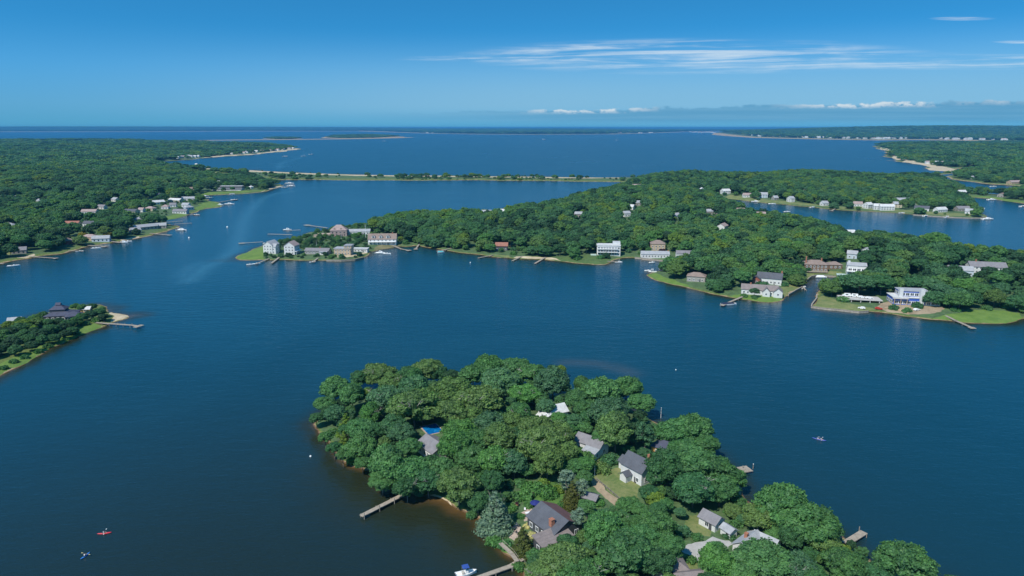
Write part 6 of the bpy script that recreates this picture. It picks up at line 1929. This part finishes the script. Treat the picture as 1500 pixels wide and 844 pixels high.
# ------------------------------------------------------------------ labels that single each tree out
MARKS = {'near': [(633, 629, 'blue pool'), (637, 660, 'house beside the pool'), (935, 690, 'white slate roofed house'), (812, 765, 'charcoal roofed house'), (590, 724, 'long planked dock'), (757, 822, 'boardwalk ramp'), (865, 732, 'garden shed'), (1042, 765, 'white cottage'),
                  (1020, 808, 'gravel drive'), (1105, 800, 'two winged pale roofed house'), (980, 832, 'taupe hip roofed house'), (1072, 691, 'short east dock'), (1242, 795, 'square ended east dock'), (868, 656, 'half hidden white house'), (808, 608, 'white roofed house in the woods'),
                  (974, 660, 'cabin with orange eave'), (785, 715, 'green garden'), (462, 625, 'western tip of the near island'), (700, 574, 'north shore of the near island'), (560, 582, 'northwest shore of the near island'), (900, 592, 'northeast shore of the near island'), (652, 733, 'sandy cove beach'),
                  (712, 785, 'muddy bank under the pale spruce'), (905, 712, 'sloping lawn'), (1340, 846, 'southeast shore of the near island'), (1160, 752, 'east shore below the cottage'), (520, 686, 'bank west of the long planked dock'), (750, 640, 'middle of the near island woods'), (880, 800, 'bottom edge oak grove')],
         'islet': [(92, 460, 'pagoda like house'), (23, 470, 'white islet shed'), (127, 455, 'rust and white hut'), (165, 468, 'islet dock'), (178, 464, 'islet sand spit'), (30, 535, 'islet marsh edge'), (100, 497, 'middle of the islet marsh')],
         'far': [(398, 370, 'white tall house on the point'), (466, 371, 'long bungalow on the point'), (561, 357, 'columned porch house'), (614, 360, 'dock east of the porch house'), (645, 367, 'teal covered boat'), (735, 366, 'dark cabin with red roof'), (766, 376, 'pair of sandy bank docks'), (830, 383, 'reed marsh west of the balconied house'),
                 (891, 372, 'balconied modern house'), (959, 376, 'long pale roofed house'), (1003, 377, 'white house behind the oak point'), (1020, 411, 'grey cottage on the oak point'), (960, 408, 'tip of the oak point'), (1065, 434, 'bank west of the dark covered boat'), (1112, 430, 'taupe roofed waterfront house'), (1127, 414, 'white house with slate roof'),
                 (1192, 397, 'brown timber house'), (1220, 408, 'canal basin'), (1253, 402, 'house with the green terrace'), (1326, 443, 'unfinished blue house'), (1262, 440, 'concrete parking deck'), (1376, 460, 'root of the long marsh dock'), (1441, 427, 'white cottage above the marsh'), (1405, 402, 'pale blue house'), (1443, 399, 'large dark roofed house'), (1367, 374, 'white house near the creek'), (1490, 450, 'east end of the marsh'),
                 (29, 371, 'mainland beach corner house'), (101, 357, 'red brown mainland cabin'), (133, 351, 'brownish mainland house'), (190, 347, 'small mainland beach'), (205, 324, 'grey pyramid roofed house'), (700, 335, 'middle of the peninsula woods'), (850, 330, 'southern flank of the wooded hill'), (1100, 360, 'woods above the oak point'), (1180, 350, 'creek bank woods'), (1300, 380, 'woods behind the green terrace'), (60, 330, 'mainland woods above the beach'), (1460, 372, 'east bank of the creek')]}
ORD = 'nearest second third fourth fifth sixth seventh eighth ninth tenth eleventh twelfth thirteenth fourteenth fifteenth sixteenth seventeenth eighteenth nineteenth twentieth'.split()
TEN = {20: 'twenty', 30: 'thirty', 40: 'forty', 50: 'fifty', 60: 'sixty', 70: 'seventy', 80: 'eighty', 90: 'ninety'}


def ordinal(k):
    if k < 20: return ORD[k] if k else 'first'
    t, u = (k + 1) // 10 * 10, (k + 1) % 10
    return TEN[t] + '-' + (('first ' + ' '.join(ORD[1:9])).split()[u - 1] if u else 'th')


TPH = {'deep': 'deep green', 'mid': 'mid green', 'olive': 'olive green', 'blue': 'bluish green', 'bright': 'bright green', 'yellow': 'yellow green', 'spruce': 'pale grey green', 'cream': 'cream flowered', 'gold': 'golden', 'plum': 'dark purple', 'dark': 'very dark green', 'cedar': 'bronze green'}
GRP = {'near': 'on the near island', 'islet': 'on the wooded islet', 'far': 'along the far shores'}
for reg, marks in MARKS.items():
    for shrub in (False, True):
        T = [q for q in ALLTREES if q['region'] == reg and (q['kind'] == 'shrub') == shrub]
        if not T: continue
        D = np.array([[math.hypot(q['x'] - m[0], q['y'] - m[1]) for m in [P3(a, b) for a, b, _ in marks]] for q in T])
        rank = D.argsort(0).argsort(0)
        for i, q in enumerate(T):
            j = int(np.lexsort((D[i], rank[i]))[0])
            k = int(rank[i, j])
            size = 'broad ' if q['rad'] > 7.6 else ('small ' if q['rad'] < 4.0 and not shrub else '')
            noun = {'broad': 'leafy tree', 'cone': 'conifer', 'wispy': 'slender tree', 'shrub': 'shrub'}[q['kind']]
            q['o']['label'] = f"{size}{TPH[q['tone']]} {noun}, {ordinal(k)} out from the {marks[j][2]}"
            q['o']['group'] = ('shrubs ' if shrub else 'trees ') + GRP[reg]
